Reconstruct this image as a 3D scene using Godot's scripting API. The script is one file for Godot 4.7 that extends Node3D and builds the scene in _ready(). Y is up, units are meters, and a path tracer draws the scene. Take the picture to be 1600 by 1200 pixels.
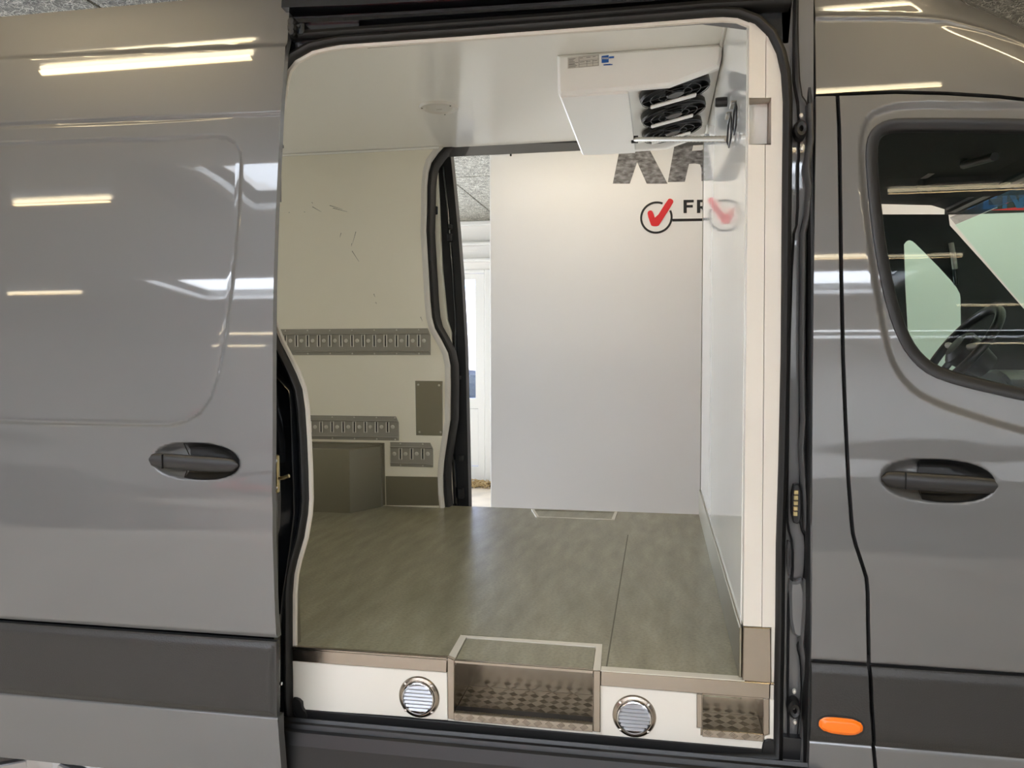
extends Node3D

# ------------------------------------------------------------------ measuring
const FOCAL := 1237.0
const EYE := Vector3(0, 1.6, 2.0)
var view: Basis
const FLOOR_Y := 0.779       # load floor of the van
const CEIL_Y := 2.63         # lining of the load room's roof
const HALL_Y := 3.09         # ceiling of the hall
const BULK_X := 0.209        # bulkhead face
const FAR_Z := -1.94         # far wall lining

func ray(px: float, py: float) -> Vector3:
	return view * Vector3(px - 800.0, 600.0 - py, -FOCAL)
func pz(px: float, py: float, z := 0.0) -> Vector3:
	var d := ray(px, py)
	return EYE + d * ((z - EYE.z) / d.z)
func ph(px: float, py: float, y: float) -> Vector3:
	var d := ray(px, py)
	return EYE + d * ((y - EYE.y) / d.y)
func pw(px: float, py: float, x: float) -> Vector3:
	var d := ray(px, py)
	return EYE + d * ((x - EYE.x) / d.x)
func outline(a: Array, z := 0.0) -> PackedVector2Array:
	var r := PackedVector2Array()
	for i in range(0, a.size(), 2):
		var p := pz(a[i], a[i + 1], z)
		r.append(Vector2(p.x, p.y))
	return r
func on_body(px: float, py: float, off := 0.0) -> Vector2:
	var z := 0.1
	var p := Vector3.ZERO
	for k in 14:
		p = pz(px, py, z)
		z = prof(p.y) + off
	return Vector2(p.x, p.y)
func body_outline(a: Array, off := 0.0) -> PackedVector2Array:
	var r := PackedVector2Array()
	for i in range(0, a.size(), 2):
		r.append(on_body(a[i], a[i + 1], off))
	return r
# side of the van: distance of the skin from the door plane at each height
const PROF := [Vector2(.30, .0), Vector2(.40, .02), Vector2(.55, .038), Vector2(.655, .048), Vector2(.86, .056), Vector2(.93, .0635), Vector2(1.0, .0702), Vector2(1.06, .0742), Vector2(1.11, .0768), Vector2(1.135, .0774), Vector2(1.165, .0767), Vector2(1.20, .0761), Vector2(1.225, .0766), Vector2(1.25, .0762), Vector2(1.30, .0722), Vector2(1.35, .0675), Vector2(1.7, .045), Vector2(2.0, .015), Vector2(2.2, -.012), Vector2(2.38, -.055), Vector2(2.45, -.075), Vector2(2.6, -.13), Vector2(2.8, -.25)]
func prof_slope(i: int) -> float:
	var a: Vector2 = PROF[maxi(i - 1, 0)]
	var b: Vector2 = PROF[mini(i + 1, PROF.size() - 1)]
	return (b.y - a.y) / (b.x - a.x)
func prof(y: float) -> float:
	var i := 0
	while i < PROF.size() - 2 and PROF[i + 1].x < y:
		i += 1
	var a: Vector2 = PROF[i]
	var b: Vector2 = PROF[i + 1]
	var h := b.x - a.x
	var t := clampf((y - a.x) / h, 0, 1)
	var t2 := t * t
	var t3 := t2 * t
	return (2 * t3 - 3 * t2 + 1) * a.y + (t3 - 2 * t2 + t) * h * prof_slope(i) + (3 * t2 - 2 * t3) * b.y + (t3 - t2) * h * prof_slope(i + 1)

# ------------------------------------------------------------------ shapes
class Shape:
	var v := PackedVector3Array()
	var n := PackedVector3Array()
	var t := PackedVector2Array()
	func tri(a: Vector3, b: Vector3, c: Vector3, na: Vector3, nb: Vector3, nc: Vector3, ua := Vector2.ZERO, ub := Vector2.ZERO, uc := Vector2.ZERO) -> void:
		var g := (c - a).cross(b - a)
		if g.length_squared() < 1e-18:
			return
		v.append(a)
		n.append(na)
		t.append(ua)
		if g.dot(na + nb + nc) < 0.0:
			v.append(c); n.append(nc); t.append(uc)
			v.append(b); n.append(nb); t.append(ub)
		else:
			v.append(b); n.append(nb); t.append(ub)
			v.append(c); n.append(nc); t.append(uc)
	func quad(a: Vector3, b: Vector3, c: Vector3, d: Vector3, nn: Vector3) -> void:
		tri(a, b, c, nn, nn, nn)
		tri(a, c, d, nn, nn, nn)
	func uvquad(a: Vector3, b: Vector3, c: Vector3, d: Vector3, nn: Vector3) -> void:
		tri(a, b, c, nn, nn, nn, Vector2(0, 0), Vector2(1, 0), Vector2(1, 1))
		tri(a, c, d, nn, nn, nn, Vector2(0, 0), Vector2(1, 1), Vector2(0, 1))
	func flat(a: Vector3, b: Vector3, c: Vector3, d: Vector3, away: Vector3) -> void:
		var nn := (c - a).cross(d - b).normalized()
		if nn.dot((a + b + c + d) / 4.0 - away) < 0.0:
			nn = -nn
		quad(a, b, c, d, nn)
	func smooth(a: Vector3, b: Vector3, c: Vector3, d: Vector3, na: Vector3, nb: Vector3, nc: Vector3, nd: Vector3) -> void:
		tri(a, b, c, na, nb, nc)
		tri(a, c, d, na, nc, nd)
	# block with chamfered edges
	func block(lo: Vector3, hi: Vector3, r := 0.0, x := Transform3D()) -> void:
		var c := (lo + hi) / 2.0
		var h := (hi - lo) / 2.0
		r = minf(r, minf(h.x, minf(h.y, h.z)) * 0.9)
		var o := x * c
		for ax in 3:
			var u := (ax + 1) % 3
			var w := (ax + 2) % 3
			for s in [-1.0, 1.0]:
				var q: Array[Vector3] = []
				for k in [Vector2(-1, -1), Vector2(1, -1), Vector2(1, 1), Vector2(-1, 1)]:
					var p := Vector3.ZERO
					p[ax] = h[ax] * s
					p[u] = (h[u] - r) * k.x
					p[w] = (h[w] - r) * k.y
					q.append(x * (c + p))
				flat(q[0], q[1], q[2], q[3], o)
				if r > 0.0:
					for s2 in [-1.0, 1.0]:
						var e: Array[Vector3] = []
						for k in [Vector2(0, -1), Vector2(0, 1), Vector2(1, 1), Vector2(1, -1)]:
							var p := Vector3.ZERO
							p[ax] = (h[ax] - (0.0 if k.x == 0 else r)) * s
							p[u] = (h[u] - (r if k.x == 0 else 0.0)) * s2
							p[w] = (h[w] - r) * k.y
							e.append(x * (c + p))
						flat(e[0], e[1], e[2], e[3], o)
		if r > 0.0:
			for sx in [-1.0, 1.0]:
				for sy in [-1.0, 1.0]:
					for sz in [-1.0, 1.0]:
						var sg := Vector3(sx, sy, sz)
						var p: Array[Vector3] = []
						for ax in 3:
							var m := h - Vector3.ONE * r
							m[ax] = h[ax]
							p.append(x * (c + m * sg))
						var nn := (x.basis * sg).normalized()
						tri(p[0], p[1], p[2], nn, nn, nn)
	static func inset(poly: PackedVector2Array, d: float) -> PackedVector2Array:
		var r := PackedVector2Array()
		var m := poly.size()
		var ccw := -1.0 if Geometry2D.is_polygon_clockwise(poly) else 1.0
		for i in m:
			var a := poly[(i + m - 1) % m]
			var b := poly[i]
			var c := poly[(i + 1) % m]
			var e := (b - a).normalized()
			var f := (c - b).normalized()
			var na := Vector2(-e.y, e.x) * ccw
			var nb := Vector2(-f.y, f.x) * ccw
			var mm := na + nb
			r.append(b + mm * (d / maxf(0.35, 1.0 + na.dot(nb))))
		return r
	static func pieces(poly: PackedVector2Array, holes: Array) -> Array:
		var out := [poly]
		for h in holes:
			var cx := 0.0
			for p in h:
				cx += p.x
			cx /= h.size()
			var nxt := []
			for q in out:
				for side in [PackedVector2Array([Vector2(-99, -99), Vector2(cx, -99), Vector2(cx, 99), Vector2(-99, 99)]), PackedVector2Array([Vector2(cx, -99), Vector2(99, -99), Vector2(99, 99), Vector2(cx, 99)])]:
					for half in Geometry2D.intersect_polygons(q, side):
						for cut in Geometry2D.clip_polygons(half, h):
							nxt.append(cut)
			out = nxt
		return out
	# slab cut from an outline: face at local z = 0, body down to -depth
	func slab(poly: PackedVector2Array, x: Transform3D, depth: float, bevel := 0.0, holes := []) -> void:
		var front := inset(poly, bevel) if bevel > 0.0 else poly
		var nz := x.basis.z.normalized()
		for q in pieces(front, holes):
			var id := Geometry2D.triangulate_polygon(q)
			for i in range(0, id.size(), 3):
				var a: Vector2 = q[id[i]]
				var b: Vector2 = q[id[i + 1]]
				var c: Vector2 = q[id[i + 2]]
				tri(x * Vector3(a.x, a.y, 0), x * Vector3(b.x, b.y, 0), x * Vector3(c.x, c.y, 0), nz, nz, nz)
				tri(x * Vector3(a.x, a.y, -depth), x * Vector3(b.x, b.y, -depth), x * Vector3(c.x, c.y, -depth), -nz, -nz, -nz)
		var m := poly.size()
		var ccw := 1.0 if not Geometry2D.is_polygon_clockwise(poly) else -1.0
		for i in m:
			var a := poly[i]
			var b := poly[(i + 1) % m]
			var e := (b - a).normalized() * ccw
			var nn := (x.basis * Vector3(e.y, -e.x, 0)).normalized()
			quad(x * Vector3(a.x, a.y, -bevel), x * Vector3(b.x, b.y, -bevel), x * Vector3(b.x, b.y, -depth), x * Vector3(a.x, a.y, -depth), nn)
			if bevel > 0.0:
				var fa := front[i]
				var fb := front[(i + 1) % m]
				quad(x * Vector3(fa.x, fa.y, 0), x * Vector3(fb.x, fb.y, 0), x * Vector3(b.x, b.y, -bevel), x * Vector3(a.x, a.y, -bevel), (nn + nz).normalized())
		for h in holes:
			var k: int = h.size()
			var s := 1.0 if not Geometry2D.is_polygon_clockwise(h) else -1.0
			for i in k:
				var a: Vector2 = h[i]
				var b: Vector2 = h[(i + 1) % k]
				var e := (b - a).normalized() * s
				quad(x * Vector3(a.x, a.y, 0), x * Vector3(b.x, b.y, 0), x * Vector3(b.x, b.y, -depth), x * Vector3(a.x, a.y, -depth), (x.basis * Vector3(-e.y, e.x, 0)).normalized())
	# section [(outward, lift)] carried along a path in the xy plane; zf gives the ground it lies on
	func run(path: PackedVector2Array, section: Array, zf: Callable, closed := true, flip := false) -> void:
		var m := path.size()
		var ccw := -1.0 if closed and Geometry2D.is_polygon_clockwise(path) else 1.0
		if flip:
			ccw = -ccw
		var rings := []
		var outs := PackedVector2Array()
		for i in m:
			var e := Vector2.ZERO
			var f := Vector2.ZERO
			if closed or i > 0:
				e = (path[i] - path[(i + m - 1) % m]).normalized()
			if closed or i < m - 1:
				f = (path[(i + 1) % m] - path[i]).normalized()
			if e == Vector2.ZERO: e = f
			if f == Vector2.ZERO: f = e
			var na := Vector2(e.y, -e.x) * ccw
			var nb := Vector2(f.y, -f.x) * ccw
			var o := (na + nb) / maxf(0.4, 1.0 + na.dot(nb))
			outs.append(o.normalized())
			var r := PackedVector3Array()
			for s in section:
				var p = path[i] + o * s.x
				r.append(Vector3(p.x, p.y, zf.call(path[i].x, path[i].y) + s.y))
			rings.append(r)
		var k := section.size()
		for i in (m if closed else m - 1):
			var j := (i + 1) % m
			for q in k - 1:
				var d: Vector2 = (section[q + 1] - section[q]).normalized()
				var s0: Vector2 = d if q == 0 else ((section[q] - section[q - 1]).normalized() + d).normalized()
				var s1: Vector2 = d if q == k - 2 else ((section[q + 2] - section[q + 1]).normalized() + d).normalized()
				if q > 0 and (section[q] - section[q - 1]).normalized().dot(d) < 0.6: s0 = d
				if q < k - 2 and (section[q + 2] - section[q + 1]).normalized().dot(d) < 0.6: s1 = d
				# left of the travel direction of the section is outside
				var n0 := Vector3(outs[i].x * -s0.y, outs[i].y * -s0.y, s0.x)
				var n1 := Vector3(outs[i].x * -s1.y, outs[i].y * -s1.y, s1.x)
				var m0 := Vector3(outs[j].x * -s0.y, outs[j].y * -s0.y, s0.x)
				var m1 := Vector3(outs[j].x * -s1.y, outs[j].y * -s1.y, s1.x)
				smooth(rings[i][q], rings[j][q], rings[j][q + 1], rings[i][q + 1], n0, m0, m1, n1)
	func tube(path: PackedVector3Array, r: float, sides := 8, closed := false, radii := PackedFloat32Array()) -> void:
		var m := path.size()
		var rings := []
		var nr := []
		var up := Vector3.ZERO
		for i in m:
			var d := Vector3.ZERO
			if closed:
				d = (path[(i + 1) % m] - path[(i + m - 1) % m]).normalized()
			else:
				d = (path[mini(i + 1, m - 1)] - path[maxi(i - 1, 0)]).normalized()
			if up == Vector3.ZERO:
				up = Vector3.UP if absf(d.y) < 0.9 else Vector3.RIGHT
			up = (up - d * up.dot(d)).normalized()
			var w := d.cross(up)
			var a := PackedVector3Array()
			var b := PackedVector3Array()
			var rr := radii[i] if radii.size() else r
			for k in sides:
				var g := TAU * k / sides
				var q := up * cos(g) + w * sin(g)
				b.append(q)
				a.append(path[i] + q * rr)
			rings.append(a)
			nr.append(b)
		for i in (m if closed else m - 1):
			var j := (i + 1) % m
			for k in sides:
				var l := (k + 1) % sides
				smooth(rings[i][k], rings[j][k], rings[j][l], rings[i][l], nr[i][k], nr[j][k], nr[j][l], nr[i][l])
		if not closed:
			for e in [0, m - 1]:
				var nn := (path[0] - path[1]).normalized() if e == 0 else (path[m - 1] - path[m - 2]).normalized()
				for k in sides:
					tri(path[e], rings[e][k], rings[e][(k + 1) % sides], nn, nn, nn)
	# profile [(radius, height)] turned round the local z axis
	func lathe(profile: Array, x: Transform3D, segs := 32) -> void:
		for q in profile.size() - 1:
			var a: Vector2 = profile[q]
			var b: Vector2 = profile[q + 1]
			var d := (b - a).normalized()
			for k in segs:
				var g := TAU * k / segs
				var h := TAU * (k + 1) / segs
				var c0 := Vector3(cos(g), sin(g), 0)
				var c1 := Vector3(cos(h), sin(h), 0)
				var up := Vector3(0, 0, 1)
				var n0 := (x.basis * (c0 * d.y - up * d.x)).normalized()
				var n1 := (x.basis * (c1 * d.y - up * d.x)).normalized()
				smooth(x * (c0 * a.x + up * a.y), x * (c1 * a.x + up * a.y), x * (c1 * b.x + up * b.y), x * (c0 * b.x + up * b.y), n0, n1, n1, n0)
	static func whole(rect: PackedVector2Array, poly: PackedVector2Array, holes: Array) -> bool:   # rect lies wholly on the sheet
		for p in rect:
			if not Geometry2D.is_point_in_polygon(p, poly): return false
			for h in holes:
				if Geometry2D.is_point_in_polygon(p, h): return false
		var box := Rect2(rect[0], rect[2] - rect[0]).grow(1e-5)
		for loop in [poly] + holes:
			for p in loop:
				if box.has_point(p): return false
		return true
	# curved sheet: outline in xy, lifted by zf, finer where fine() says so, with a turned-in edge
	func skin(poly: PackedVector2Array, holes: Array, zf: Callable, cell: float, fine: Callable, flange: float) -> void:
		var lo := poly[0]
		var hi := poly[0]
		for p in poly:
			lo = lo.min(p)
			hi = hi.max(p)
		var rows := ceili((hi.y - lo.y) / cell)
		var cols := ceili((hi.x - lo.x) / cell)
		for r in rows:
			var y0 := lo.y + r * cell
			var strip := PackedVector2Array([Vector2(lo.x - 1, y0), Vector2(hi.x + 1, y0), Vector2(hi.x + 1, y0 + cell), Vector2(lo.x - 1, y0 + cell)])
			for band in Geometry2D.intersect_polygons(poly, strip):
				var bx0 := INF
				var bx1 := -INF
				for p in band:
					bx0 = minf(bx0, p.x)
					bx1 = maxf(bx1, p.x)
				for c in cols:
					var x0 := lo.x + c * cell
					if x0 > bx1 or x0 + cell < bx0:
						continue
					var cut := int(fine.call(x0 + cell / 2, y0 + cell / 2))
					var w := cell / cut
					for i in cut:
						for j in cut:
							var a := Vector2(x0 + i * w, y0 + j * w)
							var rect := PackedVector2Array([a, a + Vector2(w, 0), a + Vector2(w, w), a + Vector2(0, w)])
							var todo: Array[PackedVector2Array] = [rect]
							if not whole(rect, poly, holes):
								todo = Geometry2D.intersect_polygons(band, rect)
								for h in holes:
									var left: Array[PackedVector2Array] = []
									for q in todo:
										left.append_array(Geometry2D.clip_polygons(q, h))
									todo = left
							for q in todo:
								var id := Geometry2D.triangulate_polygon(q)
								var vs := PackedVector3Array()
								var ns := PackedVector3Array()
								for p in q:
									var z: float = zf.call(p.x, p.y)
									var e := 0.0015
									vs.append(Vector3(p.x, p.y, z))
									ns.append(Vector3((zf.call(p.x - e, p.y) - zf.call(p.x + e, p.y)) / (2 * e), (zf.call(p.x, p.y - e) - zf.call(p.x, p.y + e)) / (2 * e), 1).normalized())
								for k in range(0, id.size(), 3):
									tri(vs[id[k]], vs[id[k + 1]], vs[id[k + 2]], ns[id[k]], ns[id[k + 1]], ns[id[k + 2]])
		if flange > 0.0:
			for loop in [poly] + holes:
				var s := 1.0 if not Geometry2D.is_polygon_clockwise(loop) else -1.0
				if loop != poly: s = -s
				var k: int = loop.size()
				for i in k:
					var a: Vector2 = loop[i]
					var b: Vector2 = loop[(i + 1) % k]
					var cuts := maxi(1, int(a.distance_to(b) / 0.04))
					var e := (b - a).normalized() * s
					for c in cuts:
						var p := a.lerp(b, float(c) / cuts)
						var q := a.lerp(b, float(c + 1) / cuts)
						var za: float = zf.call(p.x, p.y)
						var zb: float = zf.call(q.x, q.y)
						quad(Vector3(p.x, p.y, za), Vector3(q.x, q.y, zb), Vector3(q.x, q.y, zb - flange), Vector3(p.x, p.y, za - flange), Vector3(e.y, -e.x, 0))

func plain(_x: float, _y: float) -> int:
	return 1
func level(z: float) -> Callable:
	return func(_x: float, _y: float) -> float: return z

# ------------------------------------------------------------------ naming
var taken := {}
func numbered(called: String) -> String:
	taken[called] = taken.get(called, -1) + 1
	return called if taken[called] == 0 else "%s_%03d" % [called, taken[called]]
func origin_of(o: Node) -> Vector3:
	var p := Vector3.ZERO
	while o is Node3D and o != self:
		p += o.position
		o = o.get_parent()
	return p
func put(called: String, s: Shape, m: Material, parent: Node = null, label := "") -> MeshInstance3D:
	var o := MeshInstance3D.new()
	if parent == null: parent = self
	o.name = numbered(called) if parent == self else called
	var at := origin_of(parent)
	var v := s.v
	if at != Vector3.ZERO:
		for i in v.size():
			v[i] -= at
	var arr := []
	arr.resize(Mesh.ARRAY_MAX)
	arr[Mesh.ARRAY_VERTEX] = v
	arr[Mesh.ARRAY_NORMAL] = s.n
	arr[Mesh.ARRAY_TEX_UV] = s.t
	var mesh := ArrayMesh.new()
	mesh.add_surface_from_arrays(Mesh.PRIMITIVE_TRIANGLES, arr)
	mesh.surface_set_material(0, m)
	o.mesh = mesh
	if label: o.set_meta("label", label)
	parent.add_child(o, true)
	return o
func thing(called: String, label: String, category: String, at := Vector3.ZERO, group := "") -> Node3D:
	var o := Node3D.new()
	o.name = numbered(called)
	add_child(o)
	o.position = at
	o.set_meta("label", label)
	o.set_meta("category", category)
	if group: o.set_meta("group", group)
	return o
func struct(called: String, s: Shape, m: Material, label: String, category: String) -> MeshInstance3D:
	var o := put(called, s, m)
	o.set_meta("kind", "structure")
	o.set_meta("label", label)
	o.set_meta("category", category)
	return o
func at_z(z: float) -> Transform3D:
	return Transform3D(Basis(), Vector3(0, 0, z))
func facing(p: Vector3, axis: Vector3) -> Transform3D:   # local z along axis
	var z := axis.normalized()
	var x := (Vector3.UP if absf(z.y) < 0.9 else Vector3.RIGHT).cross(z).normalized()
	return Transform3D(Basis(x, z.cross(x), z), p)

# ------------------------------------------------------------------ materials
var M := {}
func mat(called: String, c: Color, rough := 0.5, metal := 0.0) -> StandardMaterial3D:
	var m := StandardMaterial3D.new()
	m.resource_name = called
	m.albedo_color = c
	m.roughness = rough
	m.metallic = metal
	M[called] = m
	return m
func noise(freq: float, octaves := 3, seed_ := 1, kind := FastNoiseLite.TYPE_SIMPLEX_SMOOTH) -> FastNoiseLite:
	var f := FastNoiseLite.new()
	f.seed = seed_
	f.frequency = freq
	f.noise_type = kind
	f.fractal_octaves = octaves
	return f
func ntex(f: FastNoiseLite, size := 512, ramp: Array = [], normal := false, strength := 4.0) -> NoiseTexture2D:
	var t := NoiseTexture2D.new()
	t.width = size
	t.height = size
	t.seamless = true
	t.noise = f
	if ramp.size():
		var g := Gradient.new()
		var off := PackedFloat32Array()
		var col := PackedColorArray()
		for i in ramp.size():
			off.append(float(i) / (ramp.size() - 1))
			col.append(ramp[i])
		g.offsets = off
		g.colors = col
		t.color_ramp = g
	t.as_normal_map = normal
	if ramp.is_empty() or size == 1024 or f.seed == 4: t.normalize = false
	t.bump_strength = strength
	return t
func tri_map(m: StandardMaterial3D, scale: Vector3) -> void:
	m.uv1_triplanar = true
	m.uv1_world_triplanar = true
	m.uv1_scale = scale
func grey(v: float) -> Color:
	return Color(v, v, v)

func strands(size: int, count: int) -> Image:
	var im := Image.create(size, size, false, Image.FORMAT_RGB8)
	im.fill(Color(.42, .41, .375))
	var rng := RandomNumberGenerator.new()
	rng.seed = 77
	for k in count:
		var p := Vector2(rng.randf() * size, rng.randf() * size)
		var a := rng.randf() * TAU
		var bend := rng.randf_range(-.05, .05)
		var l := rng.randi_range(25, 70)
		var b := rng.randf_range(.66, 1.0) * (0.75 + 0.25 * k / count)
		if rng.randf() < .16: b *= .46
		var c := Color(b, b * .975, b * .90)
		for i in l:
			var q := Vector2(cos(a), sin(a))
			p += q
			a += bend
			for w in [-1, 0, 1]:
				var x := posmod(int(p.x - q.y * w), size)
				var y := posmod(int(p.y + q.x * w), size)
				im.set_pixel(x, y, c if w < 1 else c.darkened(.35))
	return im

func make_materials() -> void:
	var orange := ntex(noise(.045, 2, 5), 512, [], true, 1.0)
	var m := mat("paint", Color(.385, .385, .38), .5, .3)
	m.clearcoat_enabled = true
	m.clearcoat = 1.0
	m.clearcoat_roughness = .03
	m.normal_enabled = true
	m.normal_texture = orange
	m.normal_scale = .05
	tri_map(m, Vector3.ONE * 2.5)
	m = mat("strip", Color(.148, .146, .140), .42)
	m.normal_enabled = true
	m.normal_texture = ntex(noise(.12, 2, 9), 512, [], true, 3.0)
	m.normal_scale = .25
	tri_map(m, Vector3.ONE * 3.0)
	mat("handle", Color(.11, .11, .112), .4)
	mat("rubber", Color(.045, .044, .043), .5)
	mat("dark_body", Color(.075, .085, .10), .18)
	M.dark_body.clearcoat_enabled = true
	M.dark_body.clearcoat = .8
	M.dark_body.clearcoat_roughness = .05
	mat("sill_black", Color(.055, .055, .058), .42)
	mat("evap_white", Color(.97, .96, .935), .3)
	mat("pocket", Color(.66, .62, .57), .45)
	mat("shadow_gap", Color(.03, .03, .03), .8)
	mat("trim_white", Color(.80, .775, .725), .35)
	mat("lining", Color(.93, .915, .875), .12)
	mat("cream", Color(.915, .885, .80), .3)
	m = mat("bulk", Color(.89, .885, .86), .10)
	m.roughness_texture = ntex(noise(.02, 4, 3), 512, [grey(.4), grey(.6), grey(1.0)])
	m.roughness = .085
	m.normal_enabled = true
	m.normal_texture = ntex(noise(.012, 2, 14), 256, [], true, 1.0)
	m.normal_scale = .03
	tri_map(m, Vector3(1.0, .35, 2.5))
	mat("sill_white", Color(.81, .79, .745), .4)
	m = mat("steel", Color(.58, .545, .50), .28, 1.0)
	m.roughness_texture = ntex(noise(.03, 4, 4), 512, [grey(.62), grey(.76), grey(.90)])
	m.roughness = .30
	m.normal_enabled = true
	m.normal_texture = ntex(noise(.012, 2, 6), 256, [], true, 1.0)
	m.normal_scale = .06
	tri_map(m, Vector3(2.5, 2.5, 2.5))
	mat("steel_bright", Color(.84, .84, .84), .12, 1.0)
	m = mat("steel_dull", Color(.58, .56, .50), .33, 1.0)
	m.normal_enabled = true
	m.normal_texture = M.steel.normal_texture
	m.normal_scale = .06
	tri_map(m, Vector3(2.5, 2.5, 2.5))
	mat("zinc", Color(.60, .58, .53), .45, .35)
	mat("zinc_light", Color(.78, .76, .71), .4, .3)
	m = mat("tread", Color(.50, .46, .385), .42, .9)
	m = mat("resin", Color.WHITE, .40)
	m.albedo_texture = ntex(noise(.006, 5, 11), 1024, [Color(.41, .395, .31), Color(.485, .465, .375), Color(.54, .52, .43), Color(.62, .605, .53)])
	m.roughness_texture = ntex(noise(.01, 5, 12), 1024, [grey(.66), grey(.78), grey(.90)])
	m.heightmap_enabled = true
	m.heightmap_scale = .02
	m.heightmap_texture = ntex(noise(.09, 3, 13), 1024)
	m.detail_enabled = true
	m.detail_blend_mode = BaseMaterial3D.BLEND_MODE_MUL
	m.detail_uv_layer = BaseMaterial3D.DETAIL_UV_2
	m.detail_albedo = ntex(noise(.05, 3, 15), 512, [Color(.80, .80, .79), Color(.93, .93, .92), Color(.99, .99, .98)])
	m.uv2_triplanar = true
	m.uv2_world_triplanar = true
	m.uv2_scale = Vector3(3.0, 3.0, 3.0)
	tri_map(m, Vector3(1.9, 1.0, .45))
	mat("sticker_grey", Color(.72, .72, .72), .5)
	mat("ink", Color(.07, .07, .08), .5)
	mat("red", Color(.86, .13, .17), .45)
	mat("blue", Color(.10, .36, .68), .4)
	mat("sign_blue", Color(.03, .30, .50), .4)
	m = mat("truck_white", Color(.93, .93, .935), .42)
	m = mat("photo_grey", Color.WHITE, .4)
	m.albedo_texture = ntex(noise(.02, 5, 21), 512, [Color(.12, .12, .14), Color(.36, .35, .36), Color(.5, .5, .52), Color(.66, .65, .66)])
	tri_map(m, Vector3(1.4, 3.0, 1.0))
	mat("fan_black", Color(.035, .037, .045), .35)
	mat("amber", Color(.96, .46, .0), .3)
	M.amber.clearcoat_enabled = true
	M.amber.clearcoat = .3
	mat("brass", Color(.70, .64, .47), .35, 1.0)
	mat("cab_dark", Color(.13, .135, .135), .6)
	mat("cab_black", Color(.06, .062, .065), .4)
	mat("headliner", Color(.20, .205, .20), .85)
	mat("wall_white", Color(.93, .92, .90), .6)
	mat("upvc", Color(.93, .93, .92), .3)
	mat("back_wall", Color(.82, .82, .81), .6)
	m = mat("hall_floor", Color(.90, .85, .78), .35)
	m.albedo_texture = ntex(noise(.01, 4, 31), 512, [grey(.82), grey(.95), grey(1)])
	tri_map(m, Vector3.ONE * .4)
	m = mat("woodwool", Color.WHITE, .95)
	var im := strands(1024, 6500)
	m.albedo_texture = ImageTexture.create_from_image(im)
	m.heightmap_enabled = true
	m.heightmap_texture = m.albedo_texture
	m.heightmap_scale = .3
	tri_map(m, Vector3.ONE * 1.0)
	m = mat("tube_glow", Color(1, .97, .9), .4)
	m.emission_enabled = true
	m.emission = Color(1, .93, .78)
	m.emission_energy_multiplier = 16.0
	m = mat("sky_glow", Color(.8, .88, 1.0), .4)
	m.emission_enabled = true
	m.emission = Color(.80, .89, 1.0)
	m.emission_energy_multiplier = 3.0
	m = mat("pane", Color(.9, .95, .93, .06), .0)
	m.transparency = BaseMaterial3D.TRANSPARENCY_ALPHA
	m = mat("lens", Color(.92, .93, .95, .12), .03)
	m.transparency = BaseMaterial3D.TRANSPARENCY_ALPHA
	var one := Image.create(4, 4, false, Image.FORMAT_RGB8)
	one.fill(Color.WHITE)
	var white := ImageTexture.create_from_image(one)
	m = mat("tinted_glass", Color(.86, 1.0, .95, 0.0), .0)
	m.refraction_enabled = true
	m.refraction_scale = .001
	m = mat("side_glass", Color(.06, .11, .10, .13), .0)
	m.albedo_texture = white
	m.metallic_specular = 1.0
	m.clearcoat_enabled = true
	m.clearcoat = 1.0
	m.clearcoat_roughness = 0.0
	m.transparency = BaseMaterial3D.TRANSPARENCY_ALPHA
	m = mat("blue_glass", Color(.05, .45, .65, .55), .0)
	m.albedo_texture = white
	m.transparency = BaseMaterial3D.TRANSPARENCY_ALPHA
	mat("tyre", Color(.04, .04, .042), .8)
	mat("alloy", Color(.72, .72, .73), .3, .9)
	mat("asphalt", Color(.42, .42, .43), .9)
	mat("hose", Color(.70, .67, .60), .5)
	mat("straw", Color(.80, .70, .52), .9)
	mat("car_blue", Color(.12, .13, .15), .2, .3)
	mat("car_white", Color(.92, .92, .93), .25)
	mat("car_glass", Color(.10, .13, .17), .08)
	mat("scuff", Color(.36, .34, .29), .7)

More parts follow.
